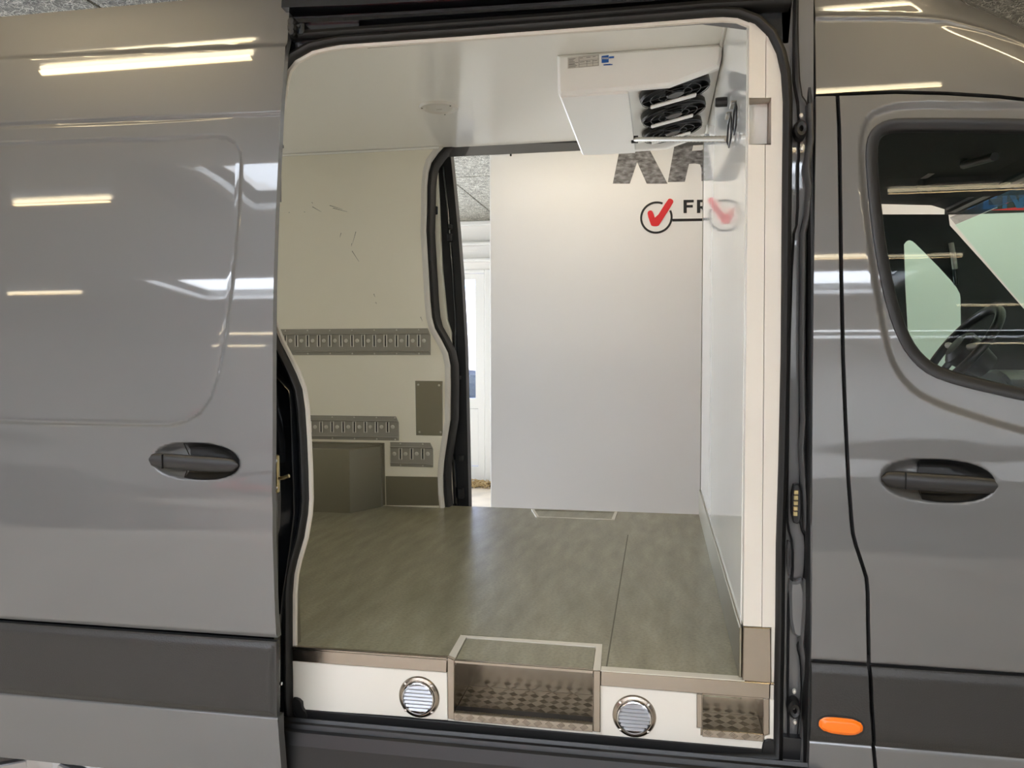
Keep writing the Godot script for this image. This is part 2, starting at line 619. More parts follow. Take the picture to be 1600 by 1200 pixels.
# ------------------------------------------------------------------ scene
func _ready() -> void:
	view = Basis.from_euler(Vector3(deg_to_rad(-2.52), deg_to_rad(10.45), deg_to_rad(-.11)), EULER_ORDER_YXZ)
	var cam := Camera3D.new()
	cam.name = "camera"
	cam.fov = rad_to_deg(2.0 * atan(600.0 / FOCAL))
	cam.near = .05
	cam.far = 200.0
	add_child(cam)
	cam.transform = Transform3D(view, EYE)
	cam.current = true
	var env := Environment.new()
	env.background_mode = Environment.BG_SKY
	var sky := Sky.new()
	var sm := ProceduralSkyMaterial.new()
	sm.sky_top_color = Color(.25, .45, .80)
	sm.sky_horizon_color = Color(.70, .80, .92)
	sm.ground_bottom_color = Color(.4, .4, .4)
	sm.ground_horizon_color = Color(.6, .62, .64)
	sm.sky_energy_multiplier = 2.2
	sky.sky_material = sm
	env.sky = sky
	env.tonemap_mode = Environment.TONE_MAPPER_LINEAR
	env.tonemap_exposure = 1.27
	env.sdfgi_enabled = true
	env.ssao_enabled = true
	env.ssil_enabled = true
	var we := WorldEnvironment.new()
	we.name = "world"
	we.environment = env
	add_child(we)
	var sun := DirectionalLight3D.new()
	sun.name = "sun"
	sun.light_energy = 6.5
	sun.light_color = Color(1, .96, .9)
	sun.rotation_degrees = Vector3(-48, 30, 0)
	sun.shadow_enabled = true
	add_child(sun)
	make_materials()
	build_hall()
	build_van()
	build_truck()
	car("dark_car", "dark grey car parked in the hall facing the van's front door", Vector3(2.6, 0, 5.4), M.car_blue, 4.3, 1.48)
	car("red_car", "red car parked in the hall facing the sliding door", Vector3(-3.2, 0, 7.6), M.red, 4.0, 1.46)
	car("white_car", "white car parked farther back in the hall", Vector3(4.4, 0, 8.6), M.car_white, 4.4, 1.5)
	car("estate_car", "dark car parked near the rear end of the hall", Vector3(-6.6, 0, 5.2), M.car_blue, 4.4, 1.45)
	build_outside()

const SKYLIGHTS := [[-2.5, -.5, 2.0, 2.7, 3.0], [-4.6, 2.0, 4.6, 5.65, 4.5], [-5.0, 8.0, 8.8, 9.8, 6.5]]
const TUBES := [[-2.37, -1.45, .58, 13.0], [-2.33, -1.40, .45, 7.0], [.5, 1.8, .36, 13.0], [.45, 1.05, .98, 14.0], [-3.9, -3.2, 2.3, 16.0], [1.2, 2.5, 2.45, 8.0], [-6.3, -5.45, 4.9, 16.0], [-7.4, -6.4, 10.4, 16.0], [.8, 2.1, 3.9, 12.0], [2.8, 4.1, 6.2, 14.0], [-2.4, -1.2, 7.2, 16.0], [4.4, 5.8, 10.2, 16.0], [-6.2, -4.9, 8.6, 16.0], [-.7, .6, 10.2, 16.0], [5.3, 6.6, 2.45, 10.0], [-1.2, .2, -2.75, 0.0], [1.0, 2.4, -2.75, 0.0], [-4.6, -3.2, -4.6, 0.0], [-3.4, -1.9, -1.75, 0.0], [2.5, 3.8, -2.2, 0.0]]
func area(called: String, at: Vector3, size: Vector2, c: Color, energy: float, turn := Vector3(-90, 0, 0)) -> void:
	var l := AreaLight3D.new()
	l.name = numbered(called)
	l.area_size = size
	l.area_normalize_energy = false
	l.light_color = c
	l.light_energy = energy
	l.area_range = 40.0
	l.shadow_enabled = true
	add_child(l)
	l.position = at
	l.rotation_degrees = turn

func build_hall() -> void:
	var s := Shape.new()
	s.block(Vector3(-9.2, -.2, -7.3), Vector3(9.2, 0, 11.2))
	struct("floor", s, M.hall_floor, "pale grey smooth floor of the vehicle hall", "floor")
	# ceiling: boards laid in rows, with openings for the skylights
	s = Shape.new()
	for c in [[-9.2, 9.2, -7.3, 2.0], [-9.2, 9.2, 2.7, 4.6], [-9.2, 9.2, 5.65, 8.8], [-9.2, 9.2, 9.8, 11.2]]:
		s.block(Vector3(c[0], HALL_Y + .03, c[2]), Vector3(c[1], HALL_Y + .25, c[3]))
	for k in 3:
		var q = SKYLIGHTS[k]
		s.block(Vector3(-9.2, HALL_Y + .03, q[2]), Vector3(q[0], HALL_Y + .25, q[3]))
		s.block(Vector3(q[1], HALL_Y + .03, q[2]), Vector3(9.2, HALL_Y + .25, q[3]))
	var ceil := struct("ceiling", s, M.shadow_gap, "hall ceiling covered with pale shredded wood boards", "ceiling")
	for i in 30:
		for j in 9:
			var x := -9.0 + i * .6
			var z := -7.1 + j * 2.367 
			var cuts := [[z + .004, z + 2.363]]
			for q in SKYLIGHTS:
				if x + .6 > q[0] - .05 and x < q[1] + .05:
					var nxt := []
					for c in cuts:
						if c[1] <= q[2] - .06 or c[0] >= q[3] + .06:
							nxt.append(c)
						else:
							if c[0] < q[2] - .06: nxt.append([c[0], q[2] - .06])
							if c[1] > q[3] + .06: nxt.append([q[3] + .06, c[1]])
					cuts = nxt
			for c in cuts:
				if c[1] - c[0] < .1: continue
				s = Shape.new()
				s.block(Vector3(x + .003, HALL_Y, c[0]), Vector3(x + .597, HALL_Y + .03, c[1]), .006)
				put("ceiling_board", s, M.woodwool, ceil)
	var n := 0
	for q in SKYLIGHTS:
		n += 1
		s = Shape.new()
		for b in [[q[0] - .07, q[1] + .07, q[2] - .07, q[2]], [q[0] - .07, q[1] + .07, q[3], q[3] + .07], [q[0] - .07, q[0], q[2], q[3]], [q[1], q[1] + .07, q[2], q[3]]]:
			s.block(Vector3(b[0], HALL_Y - .02, b[2]), Vector3(b[1], HALL_Y + .3, b[3]), .004)
		var w := struct("window_%d" % n, s, M.upvc, "white framed skylight number %d counted from the van, with wavy roof sheet" % n, "skylight")
		s = Shape.new()
		var m := int((q[1] - q[0]) / .0225)
		for k in m:
			var x0: float = q[0] + k * .0225
			var x1: float = x0 + .0225
			var y0 := HALL_Y + .16 + .022 * sin(x0 * TAU / .18)
			var y1 := HALL_Y + .16 + .022 * sin(x1 * TAU / .18)
			var nn := Vector3(y1 - y0, -.0225, 0).normalized()
			s.quad(Vector3(x0, y0, q[2] - .06), Vector3(x1, y1, q[2] - .06), Vector3(x1, y1, q[3] + .06), Vector3(x0, y0, q[3] + .06), nn)
		put("roof_sheet", s, M.sky_glow, w)
		area("skylight_light", Vector3((q[0] + q[1]) / 2, HALL_Y + .12, (q[2] + q[3]) / 2), Vector2(q[1] - q[0] - .02, q[3] - q[2] - .02), Color(.95, .97, 1.0), q[4])
	for q in TUBES:
		var t := thing("ceiling_light", "long white fluorescent tube fitting under the wood board ceiling", "ceiling light", Vector3((q[0] + q[1]) / 2, HALL_Y, q[2]), "fluorescent tubes of the hall")
		s = Shape.new()
		s.block(Vector3(q[0], HALL_Y - .05, q[2] - .025), Vector3(q[1], HALL_Y, q[2] + .025), .006)
		put("batten", s, M.upvc, t)
		s = Shape.new()
		s.tube(PackedVector3Array([Vector3(q[0] + .02, HALL_Y - .068, q[2]), Vector3(q[1] - .02, HALL_Y - .066, q[2])]), .011, 10)
		put("tube", s, M.tube_glow, t)
		area("tube_light", Vector3((q[0] + q[1]) / 2, HALL_Y - .09, q[2]), Vector2(q[1] - q[0] - .04, .02), Color(1, .87, .64) if q[2] > -1.0 else Color(1, .95, .88), q[3] * .8 if q[2] > -1.0 else 22.0)
	# frosted window in the back wall beside the door
	for q in [[-8.4, -3.3, .7, 2.6, -7.1, 6.5, "wide frosted window in the wall left of the glazed door"]]:
		n += 1
		s = Shape.new()
		var zz: float = q[4]
		var inward := -1.0 if zz > 0 else 1.0
		var bars := [[q[0], q[1], q[2], q[2] + .06], [q[0], q[1], q[3] - .06, q[3]]]
		for k in 5:
			var xx: float = lerpf(q[0], q[1] - .06, k / 4.0)
			bars.append([xx, xx + .06, q[2], q[3]])
		for b in bars: s.block(Vector3(b[0], b[2], zz - .05), Vector3(b[1], b[3], zz + .05), .004)
		var w2 := struct("window_%d" % n, s, M.upvc, q[6], "window")
		s = Shape.new()
		s.block(Vector3(q[0], q[2], zz - inward * .0 - .01), Vector3(q[1], q[3], zz + .01))
		put("window_pane", s, M.sky_glow, w2)
		area("window_light", Vector3((q[0] + q[1]) / 2, (q[2] + q[3]) / 2, zz + inward * .07), Vector2(q[1] - q[0] - .1, q[3] - q[2] - .1), Color(.93, .96, 1.0), q[5], Vector3(0, 0 if zz > 0 else 180, 0))
	n += 1
	s = Shape.new()
	for b in [[.5, .56, -2.8, .4], [2.74, 2.8, -2.8, .4], [.5, 2.8, -2.8, -2.74], [.5, 2.8, -1.23, -1.17], [.5, 2.8, .34, .4]]:
		s.block(Vector3(-9.05, b[0], b[2]), Vector3(-8.95, b[1], b[3]), .004)
	var w3 := struct("window_%d" % n, s, M.upvc, "frosted window in the end wall behind the open rear of the van", "window")
	s = Shape.new()
	s.block(Vector3(-9.01, .5, -2.8), Vector3(-8.99, 2.8, .4))
	put("window_pane", s, M.sky_glow, w3)
	area("window_light", Vector3(-8.93, 1.65, -1.2), Vector2(3.1, 2.2), Color(.98, .98, .98), 1.25, Vector3(0, -90, 0))
	s = Shape.new()
	s.block(Vector3(-9.0, 0, 10.96), Vector3(9.0, .42, 11.0), .006)
	struct("baseboard_front", s, M.cab_dark, "dark skirting along the hall wall facing the sliding door", "skirting")
	# walls
	s = Shape.new()
	s.block(Vector3(-9.2, 0, -7.3), Vector3(-2.84, HALL_Y + .2, -7.1))
	s.block(Vector3(-1.87, 0, -7.3), Vector3(9.2, HALL_Y + .2, -7.1))
	s.block(Vector3(-2.84, 2.53, -7.3), Vector3(-1.87, HALL_Y + .2, -7.1))
	struct("wall_back", s, M.wall_white, "white wall behind the van with a glazed door", "wall")
	s = Shape.new()
	s.block(Vector3(-9.2, 0, -7.1), Vector3(-9.0, HALL_Y + .2, 11.2))
	struct("wall_left", s, M.back_wall, "plain light wall at the rear end of the hall", "wall")
	s = Shape.new()
	s.block(Vector3(9.0, 0, -7.1), Vector3(9.2, HALL_Y + .2, 11.2))
	struct("wall_right", s, M.back_wall, "plain light wall at the front end of the hall", "wall")
	s = Shape.new()
	s.block(Vector3(-9.0, 0, 11.0), Vector3(9.0, HALL_Y + .2, 11.2))
	struct("wall_front", s, M.back_wall, "plain light wall of the hall facing the sliding door", "wall")
	# ledges over the door
	n = 0
	for b in [[3.04, 3.09, .06], [2.845, 2.86, .05], [2.81, 2.845, .07], [2.62, 2.655, .08]]:
		n += 1
		s = Shape.new()
		s.block(Vector3(-6.0, b[0], -7.1), Vector3(3.0, b[1], -7.1 + b[2]), .006)
		struct("trim_%d" % n, s, M.upvc, ["white trim under the ceiling over the glazed door", "thin white ledge on wall above glazed door", "white shade rail above the glazed door", "white lintel rail right over the glazed door"][n - 1], "trim")
	# door
	s = Shape.new()
	var z0 := -7.12
	for b in [[-2.84, -2.76, 0, 2.53], [-2.0, -1.87, 0, 2.53], [-2.76, -2.0, 2.49, 2.53]]:
		s.block(Vector3(b[0], b[2], z0 - .1), Vector3(b[1], b[3], z0 + .04), .006)
	var d := struct("door_1", s, M.upvc, "white framed door with tall glass pane and lower panel", "door")
	s = Shape.new()
	var leaf := PackedVector2Array([Vector2(-2.755, .02), Vector2(-2.005, .02), Vector2(-2.005, 2.485), Vector2(-2.755, 2.485)])
	var glass_hole := PackedVector2Array([Vector2(-2.64, 1.02), Vector2(-2.115, 1.02), Vector2(-2.115, 2.42), Vector2(-2.64, 2.42)])
	var panel_hole := PackedVector2Array([Vector2(-2.63, .21), Vector2(-2.085, .21), Vector2(-2.085, .90), Vector2(-2.63, .90)])
	s.slab(leaf, at_z(z0 + .02), .07, .006, [glass_hole, panel_hole])
	put("door_leaf", s, M.upvc, d)
	s = Shape.new()
	s.block(Vector3(-2.625, .215, z0 - .03), Vector3(-2.09, .895, z0 - .005), .004)
	put("lower_panel", s, M.upvc, d)
	s = Shape.new()
	s.block(Vector3(-2.645, 1.015, z0 - .02), Vector3(-2.11, 2.425, z0 - .012))
	put("glass_pane", s, M.pane, d)
	s = Shape.new()
	s.block(Vector3(-2.735, 1.05, z0 + .02), Vector3(-2.715, 1.15, z0 + .03), .003)
	s.tube(PackedVector3Array([Vector3(-2.725, 1.12, z0 + .02), Vector3(-2.725, 1.12, z0 + .07), Vector3(-2.66, 1.12, z0 + .07)]), .008, 8)
	put("door_handle", s, M.steel_bright, d)
	s = Shape.new()
	s.block(Vector3(-2.78, 0, z0 - .12), Vector3(-1.87, .02, z0 + .05), .004)
	put("threshold", s, M.zinc, d)
	# loose straw-coloured packing on the floor by the door
	s = Shape.new()
	var rng := RandomNumberGenerator.new()
	rng.seed = 5
	for k in 150:
		var p := Vector3(-2.06 + rng.randf_range(-.16, .16), .006 + rng.randf() * .05, -6.93 + rng.randf_range(-.09, .09))
		var a := rng.randf() * TAU
		var e := Vector3(cos(a) * .05, rng.randf_range(-.01, .03), sin(a) * .05)
		s.tube(PackedVector3Array([p - e, p + Vector3(0, .012, 0), p + e]), .005, 4)
	var st := put("straw", s, M.straw)
	st.set_meta("kind", "stuff")
	st.set_meta("label", "small yellowish heap of shavings on the floor at the glazed door")
	st.set_meta("category", "shavings")

# ------------------------------------------------------------------ van
var van: Node3D
func sd(p: Vector2, poly: PackedVector2Array) -> float:   # > 0 inside
	var best := INF
	var m := poly.size()
	for i in m:
		var a := poly[i]
		var d := poly[(i + 1) % m] - a
		var t := clampf((p - a).dot(d) / maxf(d.length_squared(), 1e-12), 0, 1)
		best = minf(best, p.distance_squared_to(a + d * t))
	best = sqrt(best)
	return best if Geometry2D.is_point_in_polygon(p, poly) else -best
func rounded(poly: PackedVector2Array, times := 2) -> PackedVector2Array:   # corner cutting
	for k in times:
		var r := PackedVector2Array()
		var m := poly.size()
		for i in m:
			r.append(poly[i].lerp(poly[(i + 1) % m], .25))
			r.append(poly[i].lerp(poly[(i + 1) % m], .75))
		poly = r
	return poly
func dish(p: Vector2, c: Vector2, r: Vector2, tilt: float) -> float:   # 1 in the middle of an oval, 0 at its rim
	var q := (p - c).rotated(-tilt)
	return 1.0 - (pow(absf(q.x / r.x), 2.5) + pow(absf(q.y / r.y), 2.2))

const HANDLE_A := [305.0, 720.5, 71.0, 30.0]     # sliding door: centre and half sizes in the photo
const HANDLE_B := [1465.0, 751.0, 93.0, 35.0]    # front door
func hand(h: Array, off: float) -> Array:
	var c := on_body(h[0], h[1], off)
	var e := on_body(h[0] + h[2], h[1] + h[2] * .06, off)
	var f := on_body(h[0], h[1] - h[3], off)
	return [c, Vector2(c.distance_to(e), c.distance_to(f)), atan2(e.y - c.y, e.x - c.x)]

func build_van() -> void:
	van = thing("van", "grey panel van with open sliding door and white insulated load room", "van", Vector3(-.4, 0, -1.0))
	build_sliding_door()
	build_cab_side()
	build_aperture()
	build_load_room()
	build_sill()
	build_far_side()
	build_shell()
	build_cab()
	build_fittings()

func handle_set(door: Node3D, h: Array, zf: Callable, off: float, flip: bool) -> void:
	var c: Vector2 = h[0]
	var r: Vector2 = h[1]
	var a: float = h[2]
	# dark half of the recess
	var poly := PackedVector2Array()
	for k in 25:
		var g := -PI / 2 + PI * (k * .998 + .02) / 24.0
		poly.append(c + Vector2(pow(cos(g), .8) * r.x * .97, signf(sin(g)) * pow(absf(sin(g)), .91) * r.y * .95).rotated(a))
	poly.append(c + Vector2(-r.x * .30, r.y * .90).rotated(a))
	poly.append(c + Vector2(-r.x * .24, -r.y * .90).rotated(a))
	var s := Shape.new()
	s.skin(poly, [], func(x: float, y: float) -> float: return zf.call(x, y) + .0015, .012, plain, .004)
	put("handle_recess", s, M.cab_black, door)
	# bar
	var path := PackedVector3Array()
	var rad := PackedFloat32Array()
	var top := prof(c.y) + off
	var bar := Shape.new()
	var rings := []
	var n := 25
	for k in n:
		var t := -1.0 + 2.0 * k / (n - 1)
		var ctr := c + Vector2(t * r.x * .985, r.y * (-.04 - .02 * t)).rotated(a)
		var hgt := r.y * (.40 if t < .45 else lerpf(.40, .34, (t - .45) / .55))
		var end := sqrt(maxf(0.0, 1.0 - pow(absf(t), 9.0 if t < 0.0 else 16.0)))
		hgt *= lerpf(.15, 1.0, end)
		var lift := .012 + .010 * (1.0 - t * t)
		var thick := .010 * lerpf(.3, 1.0, end)
		rings.append([ctr, hgt, lift, thick])
	for k in n - 1:
		for q in 16:
			var vs := []
			var ns := []
			for w in [[k, q], [k + 1, q], [k + 1, q + 1], [k, q + 1]]:
				var g: float = TAU * w[1] / 16.0
				var rr = rings[w[0]]
				var cc := signf(cos(g)) * pow(absf(cos(g)), .6)
				var ss := signf(sin(g)) * pow(absf(sin(g)), .6)
				var p2: Vector2 = rr[0] + Vector2(0, rr[1] * cc).rotated(a)
				vs.append(Vector3(p2.x, p2.y, top + rr[2] + rr[3] * ss - .004))
				ns.append(Vector3(0, cos(g), sin(g)).normalized())
			bar.smooth(vs[0], vs[1], vs[2], vs[3], ns[0], ns[1], ns[2], ns[3])
	put("door_handle", bar, M.handle, door)
	s = Shape.new()
	var j := c + Vector2(-r.x * .60, -r.y * .03).rotated(a)
	s.block(Vector3(j.x - .0008, j.y - r.y * .37, top + .015), Vector3(j.x + .0008, j.y + r.y * .37, top + .0285))
	put("handle_seam", s, M.shadow_gap, door)

func build_sliding_door() -> void:
	var off := .10
	var edge := body_outline([451, -12, 447, 60, 442, 130, 438, 183, 436, 230, 431, 330, 428, 420, 426.5, 520, 426, 600, 426, 700, 426, 800, 428, 900, 430, 960, 432, 1000, 434, 1120, 438, 1180, 440, 1204], off)
	var low := edge[edge.size() - 1]
	var strip_top_y := on_body(432, 1000, off).y
	var strip_low_y := on_body(433, 1121, off).y
	var top_l := on_body(0, 24, off)
	var top_r := on_body(300, -3, off)
	var slope := (top_r.y - top_l.y) / (top_r.x - top_l.x)
	edge[0] = Vector2(edge[0].x, top_l.y + slope * (edge[0].x - top_l.x))
	# upper sheet of the door
	var bottom_l := -2.34
	var up := PackedVector2Array()
	for p in edge:
		if p.y > strip_top_y: up.append(p)
	up.append(Vector2(on_body(432, 999, off).x, strip_top_y + .004))
	up.append(Vector2(bottom_l, strip_top_y + .004))
	up.append(Vector2(bottom_l, top_l.y + slope * (bottom_l - top_l.x)))
	var panel := body_outline([-60, 228, 0, 225.5, 120, 221, 240, 217, 330, 213.5, 352, 216, 366, 223, 374, 237, 375, 255, 372, 330, 366, 400, 358, 470, 350, 530, 340, 585, 328, 622, 312, 645, 290, 659, 262, 665, 200, 664, 100, 662, 0, 659.5, -60, 658], off)
	panel[0].x = -2.26
	panel[panel.size() - 1].x = -2.26
	var h := hand(HANDLE_A, off)
	var r1a := on_body(0, 88, off)
	var r1b := on_body(445, 67, off)
	var r2a := on_body(0, 196, off)
	var r2b := on_body(437, 180, off)
	var zf := func(x: float, y: float) -> float:
		var z := prof(y) + off
		if y > 1.50 and y < 2.0 and x < -1.30:
			z -= .0065
		elif y > 1.30 and y < 2.20:
			var d := sd(Vector2(x, y), panel)
			z -= .0065 * smoothstep(-.002, .010, d) + .005 * exp(-pow((d - .002) / .0045, 2))
		elif y >= 2.10:
			var l1: float = r1a.y + (r1b.y - r1a.y) * (x - r1a.x) / (r1b.x - r1a.x)
			var l2: float = r2a.y + (r2b.y - r2a.y) * (x - r2a.x) / (r2b.x - r2a.x)
			z -= .009 * smoothstep(-.012, .006, y - l1)
			z -= .007 * exp(-pow((y - l2) / .006, 2))
		var q: float = dish(Vector2(x, y), h[0], h[1], h[2])
		if q > 0.0:
			z -= .034 * smoothstep(0.0, .75, q)
		z -= .006 * smoothstep(.012, 0.0, y - strip_top_y - .002)
		return z
	var fine := func(x: float, y: float) -> int:
		var p := Vector2(x, y)
		if absf(dish(p, h[0], h[1] * 1.05, h[2])) < 1.0 and p.distance_to(h[0]) < .14: return 4
		if y > 1.30 and y < 2.2 and absf(sd(p, panel)) < .03: return 4
		var l1: float = r1a.y + (r1b.y - r1a.y) * (x - r1a.x) / (r1b.x - r1a.x)
		var l2: float = r2a.y + (r2b.y - r2a.y) * (x - r2a.x) / (r2b.x - r2a.x)
		if absf(y - l1) < .03 or absf(y - l2) < .025: return 4
		if y - strip_top_y < .03: return 3
		return 3 if y > 1.09 and y < 1.28 else 1
	var s := Shape.new()
	s.skin(up, [], zf, .022, fine, .02)
	var door := put("sliding_door", s, M.paint, van, "open grey sliding door slid back along the side")
	# strip and lower sheet
	var x_top := on_body(432, 1000, off).x
	var x_low := on_body(433.5, 1121, off).x
	s = Shape.new()
	var sp := PackedVector2Array([Vector2(bottom_l, strip_top_y - .004), Vector2(x_top, strip_top_y - .004), Vector2(x_low, strip_low_y + .001), Vector2(bottom_l, strip_low_y + .001)])
	var zs := func(x: float, y: float) -> float:
		var e := minf(minf(strip_top_y - .004 - y, y - strip_low_y), lerpf(x_low, x_top, (y - strip_low_y) / (strip_top_y - strip_low_y)) - x)
		return prof(y) + off + .002 + .008 * smoothstep(0.0, .022, e)
	s.skin(sp, [], zs, .02, func(x: float, y: float) -> int: return 3 if strip_top_y - y < .04 or y - strip_low_y < .03 or x > x_top - .04 else 1, .015)
	put("rub_strip", s, M.strip, door, "dark grey plastic rubbing strip")
	s = Shape.new()
	var lo := PackedVector2Array([Vector2(bottom_l, strip_low_y - .002), Vector2(x_low, strip_low_y - .002)])
	for p in edge:
		if p.y < strip_low_y - .004: lo.append(p)
	var bot := on_body(0, 1183, off).y
	lo[lo.size() - 1].y = bot
	lo.append(Vector2(bottom_l, bot))
	s.skin(lo, [], func(_x: float, y: float) -> float: return prof(y) + off - .005 * smoothstep(.008, 0.0, strip_low_y - y), .02, func(_x: float, y: float) -> int: return 4 if strip_low_y - y < .02 else 1, .03)
	put("lower_sheet", s, M.paint, door)
	# inner structure of the door behind the sheet
	s = Shape.new()
	var inner := PackedVector2Array()
	for p in edge: inner.append(p + Vector2(-.055 if p.y > 1.5 else -.03, 0))
	inner.append(Vector2(bottom_l + .01, low.y + .02))
	inner.append(Vector2(bottom_l + .01, 2.35))
	for k in inner.size(): inner[k].y = clampf(inner[k].y, bot + .01, 2.36)
	for y_band in [[2.0, 2.36, -.075], [1.3, 2.0, -.02], [.9, 1.3, .035], [bot + .01, .9, .02]]:
		for q in Geometry2D.intersect_polygons(inner, PackedVector2Array([Vector2(-5, y_band[0]), Vector2(5, y_band[0]), Vector2(5, y_band[1]), Vector2(-5, y_band[1])])):
			s.slab(q, at_z(y_band[2] + off - .01), .035)
	put("inner_frame", s, M.dark_body, door)
	handle_set(door, h, zf, off, false)
	# latch on the leading edge
	var lp := pz(431, 741, .10)
	s = Shape.new()
	s.block(lp + Vector3(-.012, -.05, -.012), lp + Vector3(.006, .05, 0), .003)
	put("latch_plate", s, M.brass, door, "brass coloured latch plate on the door edge")
	s = Shape.new()
	s.tube(PackedVector3Array([lp + Vector3(.004, -.012, -.006), lp + Vector3(.018, -.010, -.006), lp + Vector3(.034, -.004, -.006)]), .005, 8)
	put("latch_hook", s, M.brass, door)
	for dy in [-.036, .034]:
		s = Shape.new()
		s.lathe([Vector2(.001, .004), Vector2(.005, .004), Vector2(.007, 0)], Transform3D(Basis(), lp + Vector3(-.002, dy, 0)), 10)
		put("latch_screw", s, M.steel_bright, door)
	s = Shape.new()
	var pin := pz(437, 1068, .1)
	s.tube(PackedVector3Array([pin + Vector3(-.012, 0, 0), pin + Vector3(.006, 0, 0)]), .0045, 8)
	pin = pz(440, 229, .07)
	put("guide_pin", s, M.steel_bright, door)
	s = Shape.new()
	s.tube(PackedVector3Array([pin + Vector3(-.02, 0, 0), pin + Vector3(.004, 0, 0)]), .005, 8)
	put("rubber_stop", s, M.rubber, door)

func build_cab_side() -> void:
	var strip_top_y := on_body(1268, 1033, .0).y
	var strip_low_y := on_body(1265, 1157, .0).y
	# cab side above the door
	var ridge := body_outline([1275, 27, 1400, 27, 1480, 31, 1540, 44, 1600, 62, 1700, 105])
	var roofline := outline([1515, -4, 1545, 12, 1572, 27, 1600, 44, 1650, 78, 1720, 130], -.27)
	var s := Shape.new()
	var upper := body_outline([1275, 147.5, 1306, 145.5, 1330, 143.5, 1400, 141, 1480, 143, 1560, 148, 1600, 152.5, 1700, 170])
	upper.append_array(PackedVector2Array([roofline[5], roofline[4], roofline[3], roofline[2], roofline[1], roofline[0], roofline[0] + Vector2(-.12, .05), roofline[0] + Vector2(-.4, .1)]))
	upper.append(Vector2(on_body(1273, -30).x, roofline[0].y + .1))
	var zu := func(x: float, y: float) -> float:
		var p := Vector2(x, y)
		var d := 9.0
		for k in 5:
			var q := Geometry2D.get_closest_point_to_segment(p, roofline[k], roofline[k + 1])
			d = minf(d, p.distance_to(q))
		var z := prof(minf(y, 2.5))
		if x > .5: z -= .20 * pow(maxf(0.0, 1.0 - d / .22), 2.2)
		var e := 9.0
		for k in 5:
			e = minf(e, p.distance_to(Geometry2D.get_closest_point_to_segment(p, ridge[k], ridge[k + 1])))
		z += .006 * exp(-pow(e / .007, 2)) * smoothstep(.95, .75, x)
		return z
	s.skin(upper, [], zu, .02, func(x: float, y: float) -> int:
		var e := 9.0
		for k in 5:
			e = minf(e, Vector2(x, y).distance_to(Geometry2D.get_closest_point_to_segment(Vector2(x, y), ridge[k], ridge[k + 1])))
		return 4 if e < .03 else (2 if x > .6 else 1), .03)
	put("cab_side_panel", s, M.paint, van)
	s = Shape.new()
	var edge_z := []
	var crest := PackedVector2Array([Vector2(.42, roofline[0].y + .12), Vector2(roofline[0].x - .2, roofline[0].y + .06)])
	crest.append_array(roofline)
	for k in crest.size() - 1:
		var rows := []
		for c in [crest[k], crest[k + 1]]:
			var row := PackedVector3Array()
			for q in 13:
				var t := q / 12.0
				row.append(Vector3(c.x, c.y + .004 * (1.0 - pow(2.0 * t - 1.0, 2)), lerpf(zu.call(c.x, c.y), -1.76, t)))
			rows.append(row)
		for q in 12: s.flat(rows[0][q], rows[1][q], rows[1][q + 1], rows[0][q + 1], Vector3(.5, 1.0, -1))
	put("cab_roof", s, M.paint, van)
	# narrow panel between the sliding door and the front door
	var gap := [1305.5, 150, 1308, 200, 1309.5, 300, 1311, 420, 1314, 560, 1318, 660, 1323, 760, 1327, 812, 1329.5, 834, 1335, 855, 1345, 885, 1350.5, 903, 1352.5, 925, 1353, 970, 1354.5, 1036, 1357, 1100, 1361, 1160, 1366, 1215]
	var gl := body_outline(gap)
	var left := body_outline([1275, 150.5, 1273.5, 300, 1271.5, 450, 1270, 600, 1269, 800, 1268, 1000, 1267, 1100, 1265, 1160, 1263, 1215])
	var cut := func(a: PackedVector2Array, hi: float, lo: float) -> PackedVector2Array:
		var r := PackedVector2Array()
		for k in a.size() - 1:
			var p := a[k]
			var q := a[k + 1]
			for y in [hi, lo]:
				if y == hi and p.y >= hi and q.y < hi: r.append(p.lerp(q, (p.y - hi) / (p.y - q.y)))
			if q.y < hi and q.y > lo: r.append(q)
			if p.y > lo and q.y <= lo: r.append(p.lerp(q, (p.y - lo) / (p.y - q.y)))
		if a[0].y < hi: r.insert(0, a[0])
		return r
	var sheet := func(gl2: PackedVector2Array, lf: PackedVector2Array, hi: float, lo: float) -> PackedVector2Array:
		var a: PackedVector2Array = cut.call(gl2, hi, lo)
		var b: PackedVector2Array = cut.call(lf, hi, lo)
		b.reverse()
		a.append_array(b)
		return a
	var zp := func(x: float, y: float) -> float: return prof(y) - .005 * smoothstep(.01, 0.0, absf(y - strip_top_y)) - .004 * smoothstep(.01, 0.0, absf(y - strip_low_y))
	var fine_p := func(_x: float, y: float) -> int: return 4 if absf(y - strip_top_y) < .02 or absf(y - strip_low_y) < .02 else (3 if y > 1.09 and y < 1.28 else 1)
	s = Shape.new()
	s.skin(sheet.call(gl, left, 3.0, strip_top_y + .004), [], zp, .02, fine_p, .03)
	var pillar := put("pillar_panel", s, M.paint, van)
	s = Shape.new()
	var zs := func(_x: float, y: float) -> float: return prof(y) + .002 + .008 * smoothstep(0.0, .022, minf(strip_top_y - .003 - y, y - strip_low_y))
	var fine_s := func(_x: float, y: float) -> int: return 3 if strip_top_y - y < .04 or y - strip_low_y < .03 else 1
	s.skin(sheet.call(gl, left, strip_top_y - .003, strip_low_y), [], zs, .02, fine_s, .02)
	put("rub_strip", s, M.strip, pillar, "dark grey plastic rubbing strip")
	s = Shape.new()
	s.skin(sheet.call(gl, left, strip_low_y - .002, .30), [], zp, .02, fine_p, .03)
	put("lower_sheet", s, M.paint, pillar)
	# amber marker lamp
	var c := on_body(1313.5, 1134, .01)
	var e := on_body(1349, 1136, .01)
	var f := on_body(1313.5, 1120, .01)
	var rx := c.distance_to(e)
